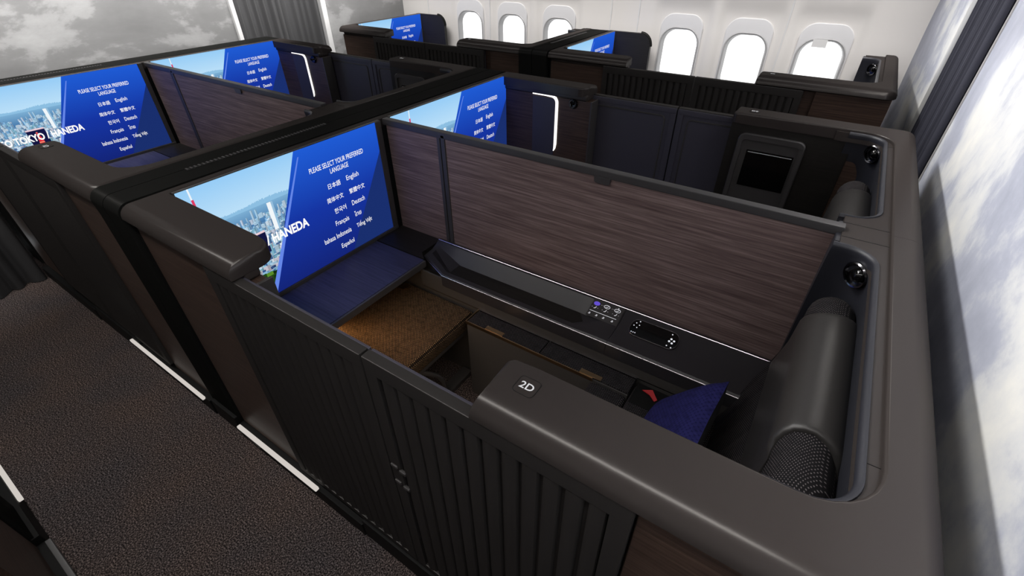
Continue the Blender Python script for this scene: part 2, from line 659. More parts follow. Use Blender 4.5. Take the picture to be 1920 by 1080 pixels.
curtain('curtain', (FRONT_X - 0.02, 2.62), (FRONT_X - 0.02, 3.51), 0.005, CEIL - 0.005, 0.022, 11, M['curtain'], 'charcoal pleated curtain at the front between two white trims', 3)
curtain('curtain', (0.462, 2.91), (0.452, 3.67), 0.005, CEIL - 0.005, 0.012, 26, M['curtain_blue'], 'indigo grey pleated curtain hanging beside the pale cloud mural at right', 5)
curtain('curtain', (-4.27, -0.30), (-4.27, 0.41), 0.005, CEIL - 0.005, 0.03, 6, M['curtain'], 'dark grey curtain reaching the carpet at the end of the near aisle', 9)

# ---- window side wall
WX = [-3.70, -3.14, -2.575, -1.345, -0.785, -0.224]
PZ, PH, PW = 1.04, 0.44, 0.30


def sm(a, b, x):
    t = min(1, max(0, (x - a) / (b - a)))
    return t * t * (3 - 2 * t)


def pocket(x, z):
    d = 0
    for wx in WX:
        k = (1 - sm(0.205, 0.262, abs(x - wx))) * sm(0.50, 0.62, z) * (1 - sm(1.40, 1.56, z))
        d = max(d, k)
    return d * 0.022


def wall_y(z):
    return WALL_Y - (0 if z < 1.3 else 0.30 * (z - 1.3) ** 1.7)


xs = sorted(set([round(-4.95 + 0.0246 * i, 4) for i in range(237)] + [round(w + s * 0.165, 4) for w in WX for s in (-1, 1)]))
xs = [x for x in xs if not any(abs(abs(x - w) - 0.165) < 0.011 and abs(abs(x - w) - 0.165) > 1e-3 for w in WX)]
zs = [0, 0.2, 0.4, 0.5, 0.54, 0.58, 0.62, 0.7, 0.8, 0.815, 0.9, 1.0, 1.1, 1.2, 1.265, 1.3, 1.34, 1.38, 1.40, 1.43, 1.46, 1.49, 1.52, 1.56, 1.6, 1.7, 1.8, 1.95, 2.1, 2.25, CEIL]
bm = bmesh.new()
grid = [[bm.verts.new((x, wall_y(z) + pocket(x, z), z)) for z in zs] for x in xs]
for i in range(len(xs) - 1):
    for j in range(len(zs) - 1):
        xm, zm = (xs[i] + xs[i + 1]) / 2, (zs[j] + zs[j + 1]) / 2
        if 0.815 < zm < 1.265 and any(abs(xm - w) < 0.165 for w in WX):
            continue
        bm.faces.new((grid[i][j], grid[i + 1][j], grid[i + 1][j + 1], grid[i][j + 1]))   # faces the cabin
mb = MB(); mb.bm.free(); mb.bm = bm
ww = finish('wall_window', mb, M['sidewall'], None, 0, recalc=False)
for f_ in ww.data.polygons: f_.use_smooth = True
ww['kind'] = 'structure'
sol = ww.modifiers.new('thickness', 'SOLIDIFY')
sol.thickness = 0.02
sol.offset = -1.0


def ring_xz(cx, cz, w, h, r, y, n=7):
    return [(p[0], y, p[1]) for p in rrect(cx, cz, w, h, r, n)]


for i, wx in enumerate(WX):
    yw = WALL_Y + 0.020
    fr = MB()
    fr.loft([ring_xz(wx, PZ, 0.352, 0.49, 0.13, yw - 0.014), ring_xz(wx, PZ, 0.340, 0.478, 0.125, yw - 0.020), ring_xz(wx, PZ, 0.322, 0.46, 0.12, yw - 0.016),
             ring_xz(wx, PZ, 0.306, 0.444, 0.115, yw + 0.02), ring_xz(wx, PZ, 0.296, 0.434, 0.11, yw + 0.045)], True, False)
    f = finish('window_%d' % (i + 1), fr, M['bezel'], None, 50)
    f['kind'] = 'structure'
    # lining panel around the pane
    li = MB()
    zc = 1.04
    outer = [(p[0], p[1]) for p in arc_poly([(wx - 0.185, 0.66, 0.03), (wx + 0.185, 0.66, 0.03), (wx + 0.185, 1.385, 0.11), (wx - 0.185, 1.385, 0.11)], 7)]
    inner = rrect(wx, PZ, 0.345, 0.483, 0.128, 7)
    li.loft([[(p[0], yw + 0.004, p[1]) for p in outer], [(p[0], yw - 0.008, p[1]) for p in outer],
             [((p[0] - wx) * 0.97 + wx, yw - 0.012, (p[1] - 1.03) * 0.985 + 1.03) for p in outer], [(p[0], yw - 0.012, p[1]) for p in inner], [(p[0], yw + 0.0, p[1]) for p in inner]], True, False)
    finish('window_lining', li, M['shade'], f, 50)
    pn = MB()
    pn.loft([ring_xz(wx, PZ, 0.298, 0.436, 0.11, yw + 0.040), ring_xz(wx, PZ, 0.298, 0.436, 0.11, yw + 0.046)])
    finish('pane', pn, M['pane'], f)
    if i == 5:
        sh = MB()
        sh.prism([(wx - 0.08, 1.222), (wx + 0.02, 1.222), (wx + 0.02, 1.275), (wx - 0.08, 1.275)], 'y', yw - 0.026, yw - 0.016)
        finish('shade_tab', sh, M['white_trim'], f)

for k, sx in enumerate((-4.30, -3.42, -2.02, -1.75, -0.52)):
    mb = MB()
    rings = []
    for z in [0.0, 0.6, 1.0, 1.3, 1.45, 1.6, 1.75, 1.9, 2.1, 2.3]:
        y = wall_y(z)
        x = sx + 0.02 * math.sin((z - 1.2) * 1.2)
        rings.append([(x - 0.006, y + 0.01, z), (x - 0.006, y - 0.003, z), (x + 0.006, y - 0.003, z), (x + 0.006, y + 0.01, z)])
    mb.loft(rings)
    struct('trim_%d' % (5 + k), mb, M['white_trim'])


# ================================================================== suites
P2 = -2.42   # row pitch


def frame(y0, s, dx):
    return lambda x, v, z: (x + dx, y0 + s * v, z)


def lbox(mb, T, x0, x1, v0, v1, z0, z1, bev=0.0, seg=2):
    a = T(x0, v0, z0); b = T(x1, v1, z1)
    return mb.box(a[0], b[0], a[1], b[1], a[2], b[2], bev, seg)


def lprism(mb, T, pts, axis, a, c):
    """pts in local (v,z) for 'x', (x,z) for 'y', (x,v) for 'z'"""
    def P(p, t):
        return T(t, p[0], p[1]) if axis == 'x' else T(p[0], t, p[1]) if axis == 'y' else T(p[0], p[1], t)
    return mb.loft([[P(p, a) for p in pts], [P(p, c) for p in pts]])


def sliding_door(T, s, x0, x1, label, group, ribs, latch=False, inner_mirror=False):
    Z0, Z1 = 0.125, 1.170
    vo, vi = 0.013, 0.042
    base = T((x0 + x1) / 2, 0.03, 0)
    t = thing('sliding_door', (base[0], base[1], 0), label, 'door', group)
    # slab frame around a recessed ribbed field
    f = MB()
    lbox(f, T, x0 + 0.002, x1 - 0.002, vo + 0.016, vi - 0.002, Z0 + 0.002, Z1 - 0.012, 0.0)
    lbox(f, T, x0, x1, vo, vi, Z1 - 0.050, Z1, 0.004)
    lbox(f, T, x0, x1, vo, vi, Z0, Z0 + 0.03, 0.003)
    lbox(f, T, x0 + 0.0005, x0 + 0.040, vo + 0.0006, vi - 0.001, Z0 + 0.025, Z1 - 0.046, 0.002)
    lbox(f, T, x1 - 0.040, x1 - 0.0005, vo + 0.0006, vi - 0.001, Z0 + 0.025, Z1 - 0.046, 0.002)
    finish('door_frame', f, M['door'], t)
    p = MB()
    xa, xb = x0 + 0.042, x1 - 0.042
    if latch: xa += 0.0
    prof = []
    n = ribs
    w = (xb - xa) / n
    for k in range(n):
        xx = xa + k * w
        prof += [(xx, 0.0275), (xx + 0.20 * w, 0.0275), (xx + 0.23 * w, 0.0165), (xx + 0.33 * w, 0.0140), (xx + 0.50 * w, 0.0136), (xx + 0.70 * w, 0.0150), (xx + 0.90 * w, 0.0185), (xx + 0.97 * w, 0.0230)]
    prof += [(xb, 0.0275), (xb, 0.031), (xa, 0.031)]
    lprism(p, T, prof, 'z', Z0 + 0.028, Z1 - 0.049)
    finish('fluted_panel', p, M['door'], t, 25)
    # face turned to the seat: raised frame round a flat panel
    q = MB()
    a, b = (x0, x1)
    for (ax, bx, az, bz) in ((a, b, Z1 - 0.035, Z1 - 0.006), (a + 0.0006, a + 0.035, Z0 + 0.028, Z1 - 0.034), (b - 0.035, b - 0.0006, Z0 + 0.028, Z1 - 0.034), (a, b, Z0, Z0 + 0.03)):
        lbox(q, T, ax, bx, vi, vi + 0.010, az, bz, 0.003)
    pin = MB()
    side = x1 - 0.06 if not inner_mirror else x0 + 0.06
    finish('inner_frame', q, M['inner'], t)
    lbox(pin, T, a + 0.034, b - 0.034, vi, vi + 0.003, Z0 + 0.028, Z1 - 0.034)
    # fine bead inside the frame, curved at its upper corner
    finish('inner_panel', pin, M['inner'], t)
    bd = MB()
    xs_ = [(b - 0.062, Z0 + 0.05), (b - 0.062, Z1 - 0.075), (b - 0.068, Z1 - 0.062), (b - 0.082, Z1 - 0.056), (a + 0.045, Z1 - 0.056)]
    if inner_mirror:
        xs_ = [(a + b - x, z) for x, z in xs_]
    bd.tube([T(x, vi + 0.004, z) for x, z in xs_], 0.0045, 8)
    finish('bead', bd, M['frame'], t)
    if latch:
        l = MB()
        for k, (dx_, z) in enumerate(((0.0, 0.745), (0.030, 0.735), (0.0, 0.665), (0.030, 0.655))):
            lbox(l, T, x0 + 0.006 + dx_, x0 + 0.030 + dx_, vo - 0.004, vo + 0.006, z, z + 0.012, 0.002)
        finish('door_latch', l, M['frame'], t)
    return t


CAP0, CAP1 = 1.172, 1.225


def seat_number(T, s, txt, x, v, parent, flip):
    b = MB()
    poly = [T(p[0], p[1], 0)[:2] for p in rrect(x, v, 0.046, 0.044, 0.009, 5)]
    b.prism(poly, 'z', CAP1 - 0.003, CAP1 + 0.0006)
    bd = finish('seat_number_plate', b, M['cap'], parent)
    c = T(x, v, 0)
    k = -1 if flip else 1
    tm = text_mb([(txt, lambda u, w: (c[0] + k * u, c[1] + k * (w - 0.0085), CAP1 + 0.0011), 0.030, 0.0175, 'c', 0.012)])
    finish('seat_number', tm, M['letters'], bd, 0, recalc=False)
    g = MB()
    rp = [T(p[0], p[1], CAP1 + 0.0005) for p in rrect(x, v, 0.046, 0.044, 0.009, 5)]
    g.tube(rp + [rp[0], rp[1]], 0.0008, 5, False)
    finish('plate_groove', g, M['black'], bd)
    return bd


def half_shell(T, s, label, txt, txt_flip, group, x_start=-0.393, vend=1.169, wood_end=-0.06, num_x=-0.318):
    base = T(0, 0.5, 0)
    t = thing('suite_enclosure', (base[0], base[1], 0), label, 'seat shell', group)
    vo = 0.010
    # broad top cap
    R = 0.265
    poly = arc_poly([(x_start, vo, 0.0), (0.352, vo, 0.060), (0.352, vend, 0.0), (R, vend, 0.0), (R, 0.160, 0.115), (x_start, 0.160, 0.022)], 7)

    def rad(x, v, nx, nv):
        o = max(0, -nv)
        a = max(0, nx) if x > 0.30 else 0
        if v > vend - 0.01: return 0.0005
        if o > 0.05 or (a > 0.05 and x > 0.29):
            return 0.045 * o + 0.036 * a * (1 - o) + 0.004
        if x < x_start + 0.03: return 0.014
        return 0.006
    c = MB()
    slab(c, poly, CAP0, CAP1, rad, T)
    cap = finish('cap', c, M['cap'], t, 50)
    # lower inner band between the ridge and the recess
    lipr = 0.235
    A = arc_poly([(0.05, 0.168, 0.0), (lipr, 0.168, 0.078), (lipr, 1.065, 0.080), (0.145, 1.065, 0.0)], 8)
    B = arc_poly([(0.05, 0.158, 0.0), (R + 0.004, 0.158, 0.115), (R + 0.004, vend, 0)], 8)
    inner = A + [(0.145, vend)]
    outer = B
    bb = MB()
    polyb = inner + list(reversed(outer))
    bb.loft([[T(p[0], p[1], 1.17) for p in polyb], [T(p[0], p[1], 1.211) for p in polyb]])
    rim = finish('inner_rim', bb, M['cap'], t, 40)
    seam = MB()
    lbox(seam, T, 0.146, R, 1.118, 1.1205, 1.2105, 1.2116)
    finish('seam', seam, M['black'], t)
    seam = MB()
    lbox(seam, T, 0.236, R + 0.003, 0.286, 0.2875, 1.2105, 1.2116)
    finish('seam', seam, M['black'], t)
    # recess lining
    path = arc_poly([(0.10, 0.168, 0.0), (lipr, 0.168, 0.078), (lipr, 1.060, 0.080), (0.129, 1.060, 0.0)], 10)
    # offset outward
    ctr = Vector((0.02, 0.6))
    ln = MB()
    pts = [Vector(p) for p in path]
    nrm = []
    for i in range(len(pts)):
        tt = (pts[min(i + 1, len(pts) - 1)] - pts[max(0, i - 1)]).normalized()
        nn = Vector((tt.y, -tt.x))
        nrm.append(nn)
    def ringz(z, d):
        return [T((p - n * d).x, (p - n * d).y, z) for p, n in zip(pts, nrm)]
    rings = [ringz(0.45, -0.034), ringz(0.8, -0.032), ringz(1.02, -0.026), ringz(1.14, -0.010), ringz(1.185, -0.001), ringz(1.203, 0.004), ringz(1.213, 0.0), ringz(1.215, -0.008), ringz(1.205, -0.012)]
    ln.loft(rings, False, False)
    lining = finish('recess_lining', ln, M['navy_leather'], t, 60, recalc=False)
    # wing next to the divider, its front edge upright
    w = MB()
    lbox(w, T, 0.131, 0.275, 1.096, vend, 0.45, 1.205, 0.006)
    finish('wing', w, M['navy_leather'], t)
    # side wall with wood face, aft wall
    sp = MB()
    lbox(sp, T, x_start + 0.004, 0.335, 0.060, 0.150, 0.10, CAP0 + 0.004, 0.004)
    lbox(sp, T, wood_end + 0.012, 0.335, 0.030, 0.062, 0.10, CAP0 + 0.004, 0.003)
    side = finish('side_panel', sp, M['wood'], t)
    ipn = MB()
    lbox(ipn, T, x_start + 0.004, 0.13, 0.1495, 0.1545, 0.45, CAP0 + 0.002, 0.001)
    finish('inner_panel', ipn, M['wing'], t)
    ap = MB()
    lbox(ap, T, 0.285, 0.338, 0.06, vend, 0.10, CAP0 + 0.004, 0.004)
    finish('aft_panel', ap, M['cap'], t)
    kk = MB()
    lbox(kk, T, x_start, 0.33, 0.0, 0.10, 0.0, 0.10, 0.006)
    finish('plinth', kk, M['black'], t)
    # reading lamp in the curved corner
    lv = 1.034 if s > 0 else 0.194
    sv = 1 if s > 0 else -1
    lp = T(0.2125, lv + 0.004 * sv, 1.142)
    d = Vector((-1, -1, -0.12)).normalized()
    l = MB()
    l.lathe([(0.0405, -0.012), (0.0405, 0.004), (0.037, 0.0075), (0.033, 0.006), (0.030, -0.004), (0.0, -0.006)], lp, d, 32)
    ring = finish('reading_lamp', l, M['chrome'], t)
    l2 = MB()
    q = Vector(lp) + d * 0.001 + Vector((0.008, -0.008, 0.006)) * 1.0
    l2.lathe([(0.0, -0.004), (0.022, -0.004), (0.020, 0.006), (0.012, 0.014), (0.0, 0.017)], q, d, 24)
    hd = finish('lamp_head', l2, M['gloss'], ring)
    seat_number(T, s, txt, num_x, 0.103, t, txt_flip)
    # cabinet on the inner face of the side wall (seen only from the far seat)
    cb = MB()
    v = 0.1545
    xa, xb, za, zb = -0.352, -0.045, 0.56, 1.135
    out = arc_poly([(xa, za, 0.03), (xb, za, 0.03), (xb, zb, 0.035), (xa, zb, 0.035)], 6)
    inn = arc_poly([(xa + 0.024, za + 0.024, 0.015), (xb - 0.024, za + 0.024, 0.015), (xb - 0.024, zb - 0.03, 0.015), (xa + 0.024, zb - 0.03, 0.015)], 6)
    cb.loft([[T(p[0], v - 0.005, p[1]) for p in out], [T(p[0], v + 0.012, p[1]) for p in out], [T(p[0] * 0.97 + 0.03 * (xa + xb) / 2, v + 0.017, p[1] * 0.985 + 0.015 * 0.85) for p in out],
             [T(p[0], v + 0.016, p[1]) for p in inn], [T(p[0], v + 0.004, p[1]) for p in inn]], True, True)
    cab = finish('cabinet_frame', cb, M['frame'], t, 40)
    gl = MB()
    lbox(gl, T, xa + 0.055, xb - 0.035, v + 0.004, v + 0.007, 0.865, 1.055, 0.001)
    finish('cabinet_glass', gl, M['gloss'], cab)
    ge = MB()
    lbox(ge, T, xa + 0.062, xb - 0.042, v + 0.007, v + 0.0085, 1.044, 1.047)
    finish('glass_reflection', ge, M['white_trim'], cab)  # pale strip modelled in place of a reflection line on the glass
    return t


def suite_front(T, s, label, group, vend=1.169, x0=-1.86, strips=True, lit=True, end=-1.215, v=0.098):
    base = T(-1.6, 0.1, 0)
    t = thing('entry_console', (base[0], base[1], 0), label, 'suite front', group)
    vo = 0.010
    poly = arc_poly([(x0, vo, 0.0), (end, vo, 0.0), (end, 0.160, 0.058), (-1.818, 0.160, 0.010), (-1.818, vend, 0), (x0, vend, 0)], 7)

    def rad(x, v, nx, nv):
        if v > vend - 0.01: return 0.0005
        if nv < -0.05 and v < 0.1: return 0.045 * (-nv) + 0.012 * (1 + nv)
        if x > end - 0.07: return 0.012
        if nx < -0.5: return 0.012
        return 0.005
    c = MB()
    slab(c, poly, CAP0 + 0.001, CAP1, rad, T)
    lbox(c, T, x0 + 0.01, end - 0.002, 0.047, 0.146 if v > 0.1 else 0.098, 1.146, CAP0 + 0.012, 0.010)
    finish('cap', c, M['cap'], t, 50)
    sp = MB()
    lbox(sp, T, x0 + 0.02, -1.19, 0.060, v, 0.10, CAP0 - 0.026, 0.004)
    lbox(sp, T, x0 + 0.02, -1.384, 0.030, 0.062, 0.10, CAP0 - 0.02, 0.003)
    finish('side_panel', sp, M['wood'], t)
    edge = MB()
    lbox(edge, T, -1.192, -1.180, 0.058, v + 0.008, 0.12, CAP0 - 0.022, 0.003)
    finish('end_post', edge, M['frame'], t)
    bp = MB()
    lbox(bp, T, x0 + 0.01, -1.818, 0.13, vend, 0.10, CAP0 + 0.01)
    finish('rear_panel', bp, M['black'], t)
    kk = MB()
    lbox(kk, T, x0 + 0.0, -1.0, 0.0, 0.12, 0.0, 0.085, 0.005)
    finish('plinth', kk, M['black'], t)
    if strips:
        st = MB()
        lbox(st, T, -1.93 + 0.10, -1.26, -0.012, 0.006, 0.092, 0.108, 0.003)
        finish('floor_light_strip', st, M['led_floor'] if lit else M['led_dim'], t)
        wd = MB()
        lprism(wd, T, [(-1.80, 0.03), (-1.70, 0.03), (-1.80, 0.075)], 'y', -0.004, 0.01)
        finish('floor_fitting', wd, M['frame'], t)
    # inner face: upright L shaped lamp and a coat hook
    pts = [(-1.59, 1.150), (-1.50, 1.150)]
    for k in range(9):
        a = PI / 2 * k / 8
        pts.append((-1.457 + 0.040 * math.sin(a), 1.110 + 0.040 * math.cos(a)))
    pts += [(-1.417, 1.0), (-1.417, 0.86), (-1.420, 0.83), (-1.427, 0.812)]
    L = []; Rr = []
    for i, p in enumerate(pts):
        a = Vector(pts[max(0, i - 1)]); b = Vector(pts[min(len(pts) - 1, i + 1)])
        tt = (b - a).normalized(); nn = Vector((-tt.y, tt.x))
        hw = 0.0085 if 1 < i < len(pts) - 2 else (0.006 if i in (0, 1, len(pts) - 2) else 0.002)
        q = Vector(p)
        L.append(q + nn * hw); Rr.append(q - nn * hw)
    lj = MB()
    ring = lambda vv: [T(p.x, vv, p.y) for p in L + list(reversed(Rr))]
    lj.loft([ring(v - 0.002), ring(v + 0.006)])
    finish('panel_lamp', lj, M['led'], t)
    ip = MB()
    lbox(ip, T, -1.59, -1.43, v, v + 0.003, 0.66, 1.135, 0.001)
    finish('lamp_backing', ip, M['inner'], t)
    hk = MB()
    hp = T(-1.305, v, 1.125)
    hk.lathe([(0.0, -0.004), (0.026, -0.003), (0.030, 0.004), (0.026, 0.012), (0.014, 0.013), (0.0, 0.006)], hp, (0, s, 0), 24)
    hok = finish('coat_hook', hk, M['gloss'], t)
    pg = MB()
    pg.tube([(hp[0], hp[1] + s * 0.008, hp[2]), (hp[0], hp[1] + s * 0.03, hp[2] - 0.002), (hp[0], hp[1] + s * 0.036, hp[2] + 0.010)], [0.006, 0.006, 0.005], 10)
    finish('peg', pg, M['chrome'], hok)
    return t


# ---------------------------------------------------------------- monitor picture
def city_image(nu, nv):
    rng = np.random.RandomState(4)
    img = np.zeros((nv, nu, 3))
    s2l = lambda c: np.where(np.array(c) / 255 <= 0.04045, np.array(c) / 255 / 12.92, ((np.array(c) / 255 + 0.055) / 1.055) ** 2.4)
    hz = int(nv * 0.735)
    top, hor = s2l((150, 204, 246)), s2l((188, 224, 248))
    for j in range(nv):
        k = min(1, max(0, (j - hz) / (nv - hz)))
        img[j, :] = hor * (1 - k) + top * k
    for j in range(int(nv * 0.60), hz + 1):
        k = (hz - j) / (hz - nv * 0.60)
        img[j, :] = s2l((128, 178, 214)) * (1 - k) + s2l((70, 120, 170)) * k
    for i in range(nu):
        h = int(2 + 3 * (0.5 + 0.5 * math.sin(i * 0.06)) + rng.rand() * 1.5)
        img[hz - 2:hz + h, i] = s2l((140, 190, 225))
    for j in range(int(nv * 0.60)):
        img[j, :] = s2l((96, 140, 180))
    pal = [(240, 246, 252), (216, 232, 246), (150, 200, 232), (96, 160, 214), (44, 92, 160), (248, 250, 250), (128, 190, 208), (200, 222, 236), (30, 60, 130), (232, 222, 232), (180, 214, 236)]
    for lay in range(60):
        k = lay / 59.0
        base = hz * (1 - 0.12 - 0.88 * k ** 0.85)
        n = int(34 - 14 * k)
        for _ in range(n):
            w = rng.uniform(2.0, 5.5) * (1 + 1.8 * k)
            h = rng.uniform(2, 8) * (1 + 1.1 * k)
            if rng.rand() < 0.12 * (1 - k): h *= 1.6; w *= 0.7
            x = rng.uniform(-2, nu)
            c = s2l(pal[rng.randint(len(pal))]) * rng.uniform(0.75, 1.05)
            haze = (1 - k) ** 1.6 * 0.55
            c = c * (1 - haze) + s2l((150, 196, 228)) * haze
            x0, x1 = int(max(0, x)), int(min(nu, x + w))
            y0, y1 = int(max(0, base - h * 0.4)), int(min(nv, base + h))
            if x1 <= x0 or y1 <= y0: continue
            img[y0:y1, x0:x1] = c
            sh = max(1, (x1 - x0) // 3)
            img[y0:y1, x1 - sh:x1] = c * 0.55
            if w > 4:
                for yy in range(y0 + 1, y1 - 1, 2):
                    img[yy, x0:x1 - sh] = c * 0.72
            if rng.rand() < 0.05:
                img[y0:y0 + 2, x0:x1] = s2l((200, 60, 90))
    # white slab tower, dark block with a red lattice mast, tall white and red mast, park
    def rect(u0, u1, v0, v1, c):
        img[int(v0 * nv):max(int(v0 * nv) + 1, int(v1 * nv)), int(u0 * nu):max(int(u0 * nu) + 1, int(u1 * nu))] = s2l(c)
    rect(0.635, 0.665, 0.50, 0.72, (240, 246, 250)); rect(0.665, 0.68, 0.50, 0.72, (150, 190, 220))
    rect(0.40, 0.56, 0.36, 0.53, (20, 22, 66)); rect(0.40, 0.56, 0.525, 0.54, (235, 205, 215))
    for k in range(16):
        rect(0.485 - 0.006 - 0.0012 * k, 0.485 + 0.008 + 0.0012 * k, 0.505 - 0.009 * (k + 1), 0.505 - 0.009 * k, (226, 44, 60) if k % 4 else (240, 150, 120))
    rect(0.212, 0.224, 0.93, 1.0, (236, 243, 250)); rect(0.210, 0.228, 0.83, 0.93, (222, 60, 100)); rect(0.206, 0.234, 0.74, 0.83, (240, 240, 246)); rect(0.202, 0.238, 0.62, 0.74, (222, 70, 104))
    rect(0.02, 0.14, 0.30, 0.42, (150, 30, 50)); rect(0.05, 0.09, 0.33, 0.40, (230, 90, 110))
    for _ in range(420):
        u, v = rng.uniform(0.28, 0.95), rng.uniform(-0.02, 0.19)
        if v > 0.20 - 0.25 * (u - 0.28): continue
        r = rng.uniform(0.006, 0.086)
        g = [(34, 70, 22), (60, 108, 30), (90, 140, 44), (20, 48, 18)][rng.randint(4)]
        rect(max(0, u - r), min(1, u + r), max(0, v - r * 0.8), max(0.006, v + r * 0.8), g)
    return np.clip(img, 0, 1)


CITY_W = 0.60     # width of the city part, metres


def city_mesh(cut):
    nu, nv = 200, 188
    img = city_image(nu, nv)
    V = []; F = []; C = []
    for j in range(nv + 1):
        for i in range(nu + 1):
            V.append((0.0, max(cut, CITY_W * i / nu), 0.5655 * j / nv))
    for j in range(nv):
        for i in range(nu):
            a = j * (nu + 1) + i
            F.append((a, a + 1, a + nu + 2, a + nu + 1))
            C.append(img[j, i])
    me = bpy.data.meshes.new('city_picture')
    me.from_pydata(V, [], F)
    att = me.color_attributes.new('Col', 'FLOAT_COLOR', 'CORNER')
    cols = np.ones((len(F), 4, 4), dtype=np.float32)
    cols[:, :, :3] = np.array(C)[:, None, :]
    att.data.foreach_set('color', cols.ravel())
    me.materials.append(M['scr_city'])
    return me


CITY = None


def monitor(dx, y_left, label, group, row, rb=0.035, cut=0.0):
    """display plane faces aft; y_left = picture's left edge"""
    global CITY
    X = -1.797 + dx
    Z0, Z1 = 0.658, 1.2235
    W = 1.009
    t = thing('monitor', (X, y_left, 0), label, 'monitor', group)
    yl = y_left
    bz = MB()
    bz.box(X - 0.019, X - 0.0035, yl + cut - 0.002, yl + W + rb, Z0 - 0.03, CAP1 - 0.0005, 0.001)
    bz.box(X - 0.006, X + 0.004, yl + W + 0.001, yl + W + rb, Z0 - 0.03, CAP1 - 0.002, 0.001)
    bz.box(X - 0.006, X + 0.008, yl + cut, yl + W + rb - 0.001, Z0 - 0.05, Z0 - 0.001, 0.002)
    finish('bezel', bz, M['frame'], t)
    d = MB()
    d.box(X - 0.003, X, yl + cut, yl + W, Z0, Z1)
    disp = finish('display', d, M['gloss'], t)
    e = 0.0004

    def poly(name, pts, mat, off):
        m = MB()
        m.quad([(X + off, yl + a, z) for a, z in pts])
        return finish(name, m, mat, disp, 0, recalc=False)
    if CITY is None:
        CITY = (city_mesh(0.0), city_mesh(0.086))
    c = bpy.data.objects.new('city_picture', CITY[0 if cut == 0 else 1])
    COL.objects.link(c)
    c.parent = disp
    c.location = (e, 0, Z0)
    ROOT[c.name] = Vector((X, yl, 0))
    poly('menu_field', [(0.288, Z0), (W, Z0), (W, Z1), (0.560, Z1)], M['scr_menu'], 2 * e)
    poly('menu_edge', [(0.268, Z0), (0.293, Z0), (0.577, 1.195), (0.571, 1.195)], M['scr_band'], 3 * e)
    poly('menu_corner', [(0.735, Z0), (W, Z0), (W, 1.085)], M['scr_dark'], 3 * e)

    def at(y, z):
        return lambda u, w: (X + 4.5 * e, yl + y - 0.50 + u, z + w)
    b = 0.004
    T_ = [('PLEASE SELECT YOUR PREFERRED', at(1.257, 1.1075), 0.302, 0.0235, 'c', 0.006), ('LANGUAGE', at(1.259, 1.074), 0.103, 0.0235, 'c', 0.006)]
    finish('menu_title', text_mb(T_), M['scr_text'], disp, 0, recalc=False)
    lh = 0.031
    L_ = [('日本語', at(1.247, 1.008), 0.070, 0.026, 'r', 0.007), ('English', at(1.283, 1.006), 0.073, 0.031, 'l', b),
          ('简体中文', at(1.247, 0.944), 0.093, 0.026, 'r', 0.007), ('繁體中文', at(1.283, 0.944), 0.094, 0.026, 'l', 0.007),
          ('한국어', at(1.247, 0.882), 0.068, 0.027, 'r', 0.007), ('Deutsch', at(1.283, 0.884), 0.079, 0.025, 'l', b),
          ('Français', at(1.247, 0.817), 0.079, 0.031, 'r', b), ('ไทย', at(1.283, 0.822), 0.041, 0.028, 'l', 0.008),
          ('bahasa Indonesia', at(1.245, 0.760), 0.160, 0.026, 'r', b), ('Tiếng Việt', at(1.281, 0.755), 0.099, 0.036, 'l', b),
          ('Español', at(1.247, 0.691), 0.078, 0.032, 'r', b)]
    for item in L_:
        finish('language_name', text_mb([item]), M['scr_text'], disp, 0, recalc=False)
    finish('destination_title', text_mb([('TO TOKYO / HANEDA', at(1.036, 0.889), 0.448, 0.044, 'r', 0.034)]), M['scr_text'], disp, 0, recalc=False)
    return t


def divider(dx, yc, label, group):
    t = thing('privacy_divider', (dx - 0.8, yc, 0), label, 'divider', group)
    h = 0.014
    r = MB()
    r.box(-1.815 + dx, 0.150 + dx, yc - h - 0.004, yc + h + 0.004, 1.194, 1.2235, 0.004)
    finish('top_rail', r, M['rail'], t)
    a = MB()
    a.box(-1.795 + dx, -1.470 + dx, yc - h + 0.002, yc + h - 0.002, 0.30, 1.196)
    finish('fixed_panel', a, M['divwood'], t)
    p = MB()
    p.box(-1.470 + dx, -1.450 + dx, yc - h - 0.002, yc + h + 0.002, 0.30, 1.212, 0.003)
    p.box(-1.444 + dx, -1.420 + dx, yc - h - 0.004, yc + h + 0.004, 0.30, 1.212, 0.003)
    finish('post', p, M['rail'], t)
    s_ = MB()
    s_.box(-1.419 + dx, 0.133 + dx, yc - h + 0.001, yc + h - 0.001, 0.60, 1.196)
    sl = finish('sliding_panel', s_, M['divwood'], t)
    lo = MB()
    lo.box(-1.47 + dx, 0.133 + dx, yc - h + 0.004, yc + h - 0.004, 0.02, 0.60)
    finish('lower_panel', lo, M['black'], t)
    g = MB()
    pts = arc_poly([(-0.672, 1.200, 0), (-0.672, 1.172, 0.012), (-0.606, 1.172, 0.012), (-0.606, 1.200, 0)], 5)
    g.prism([(x + dx, z) for x, z in pts], 'y', yc - h - 0.008, yc - h + 0.004)
    finish('pull_tab', g, M['rail'], sl)
    return t


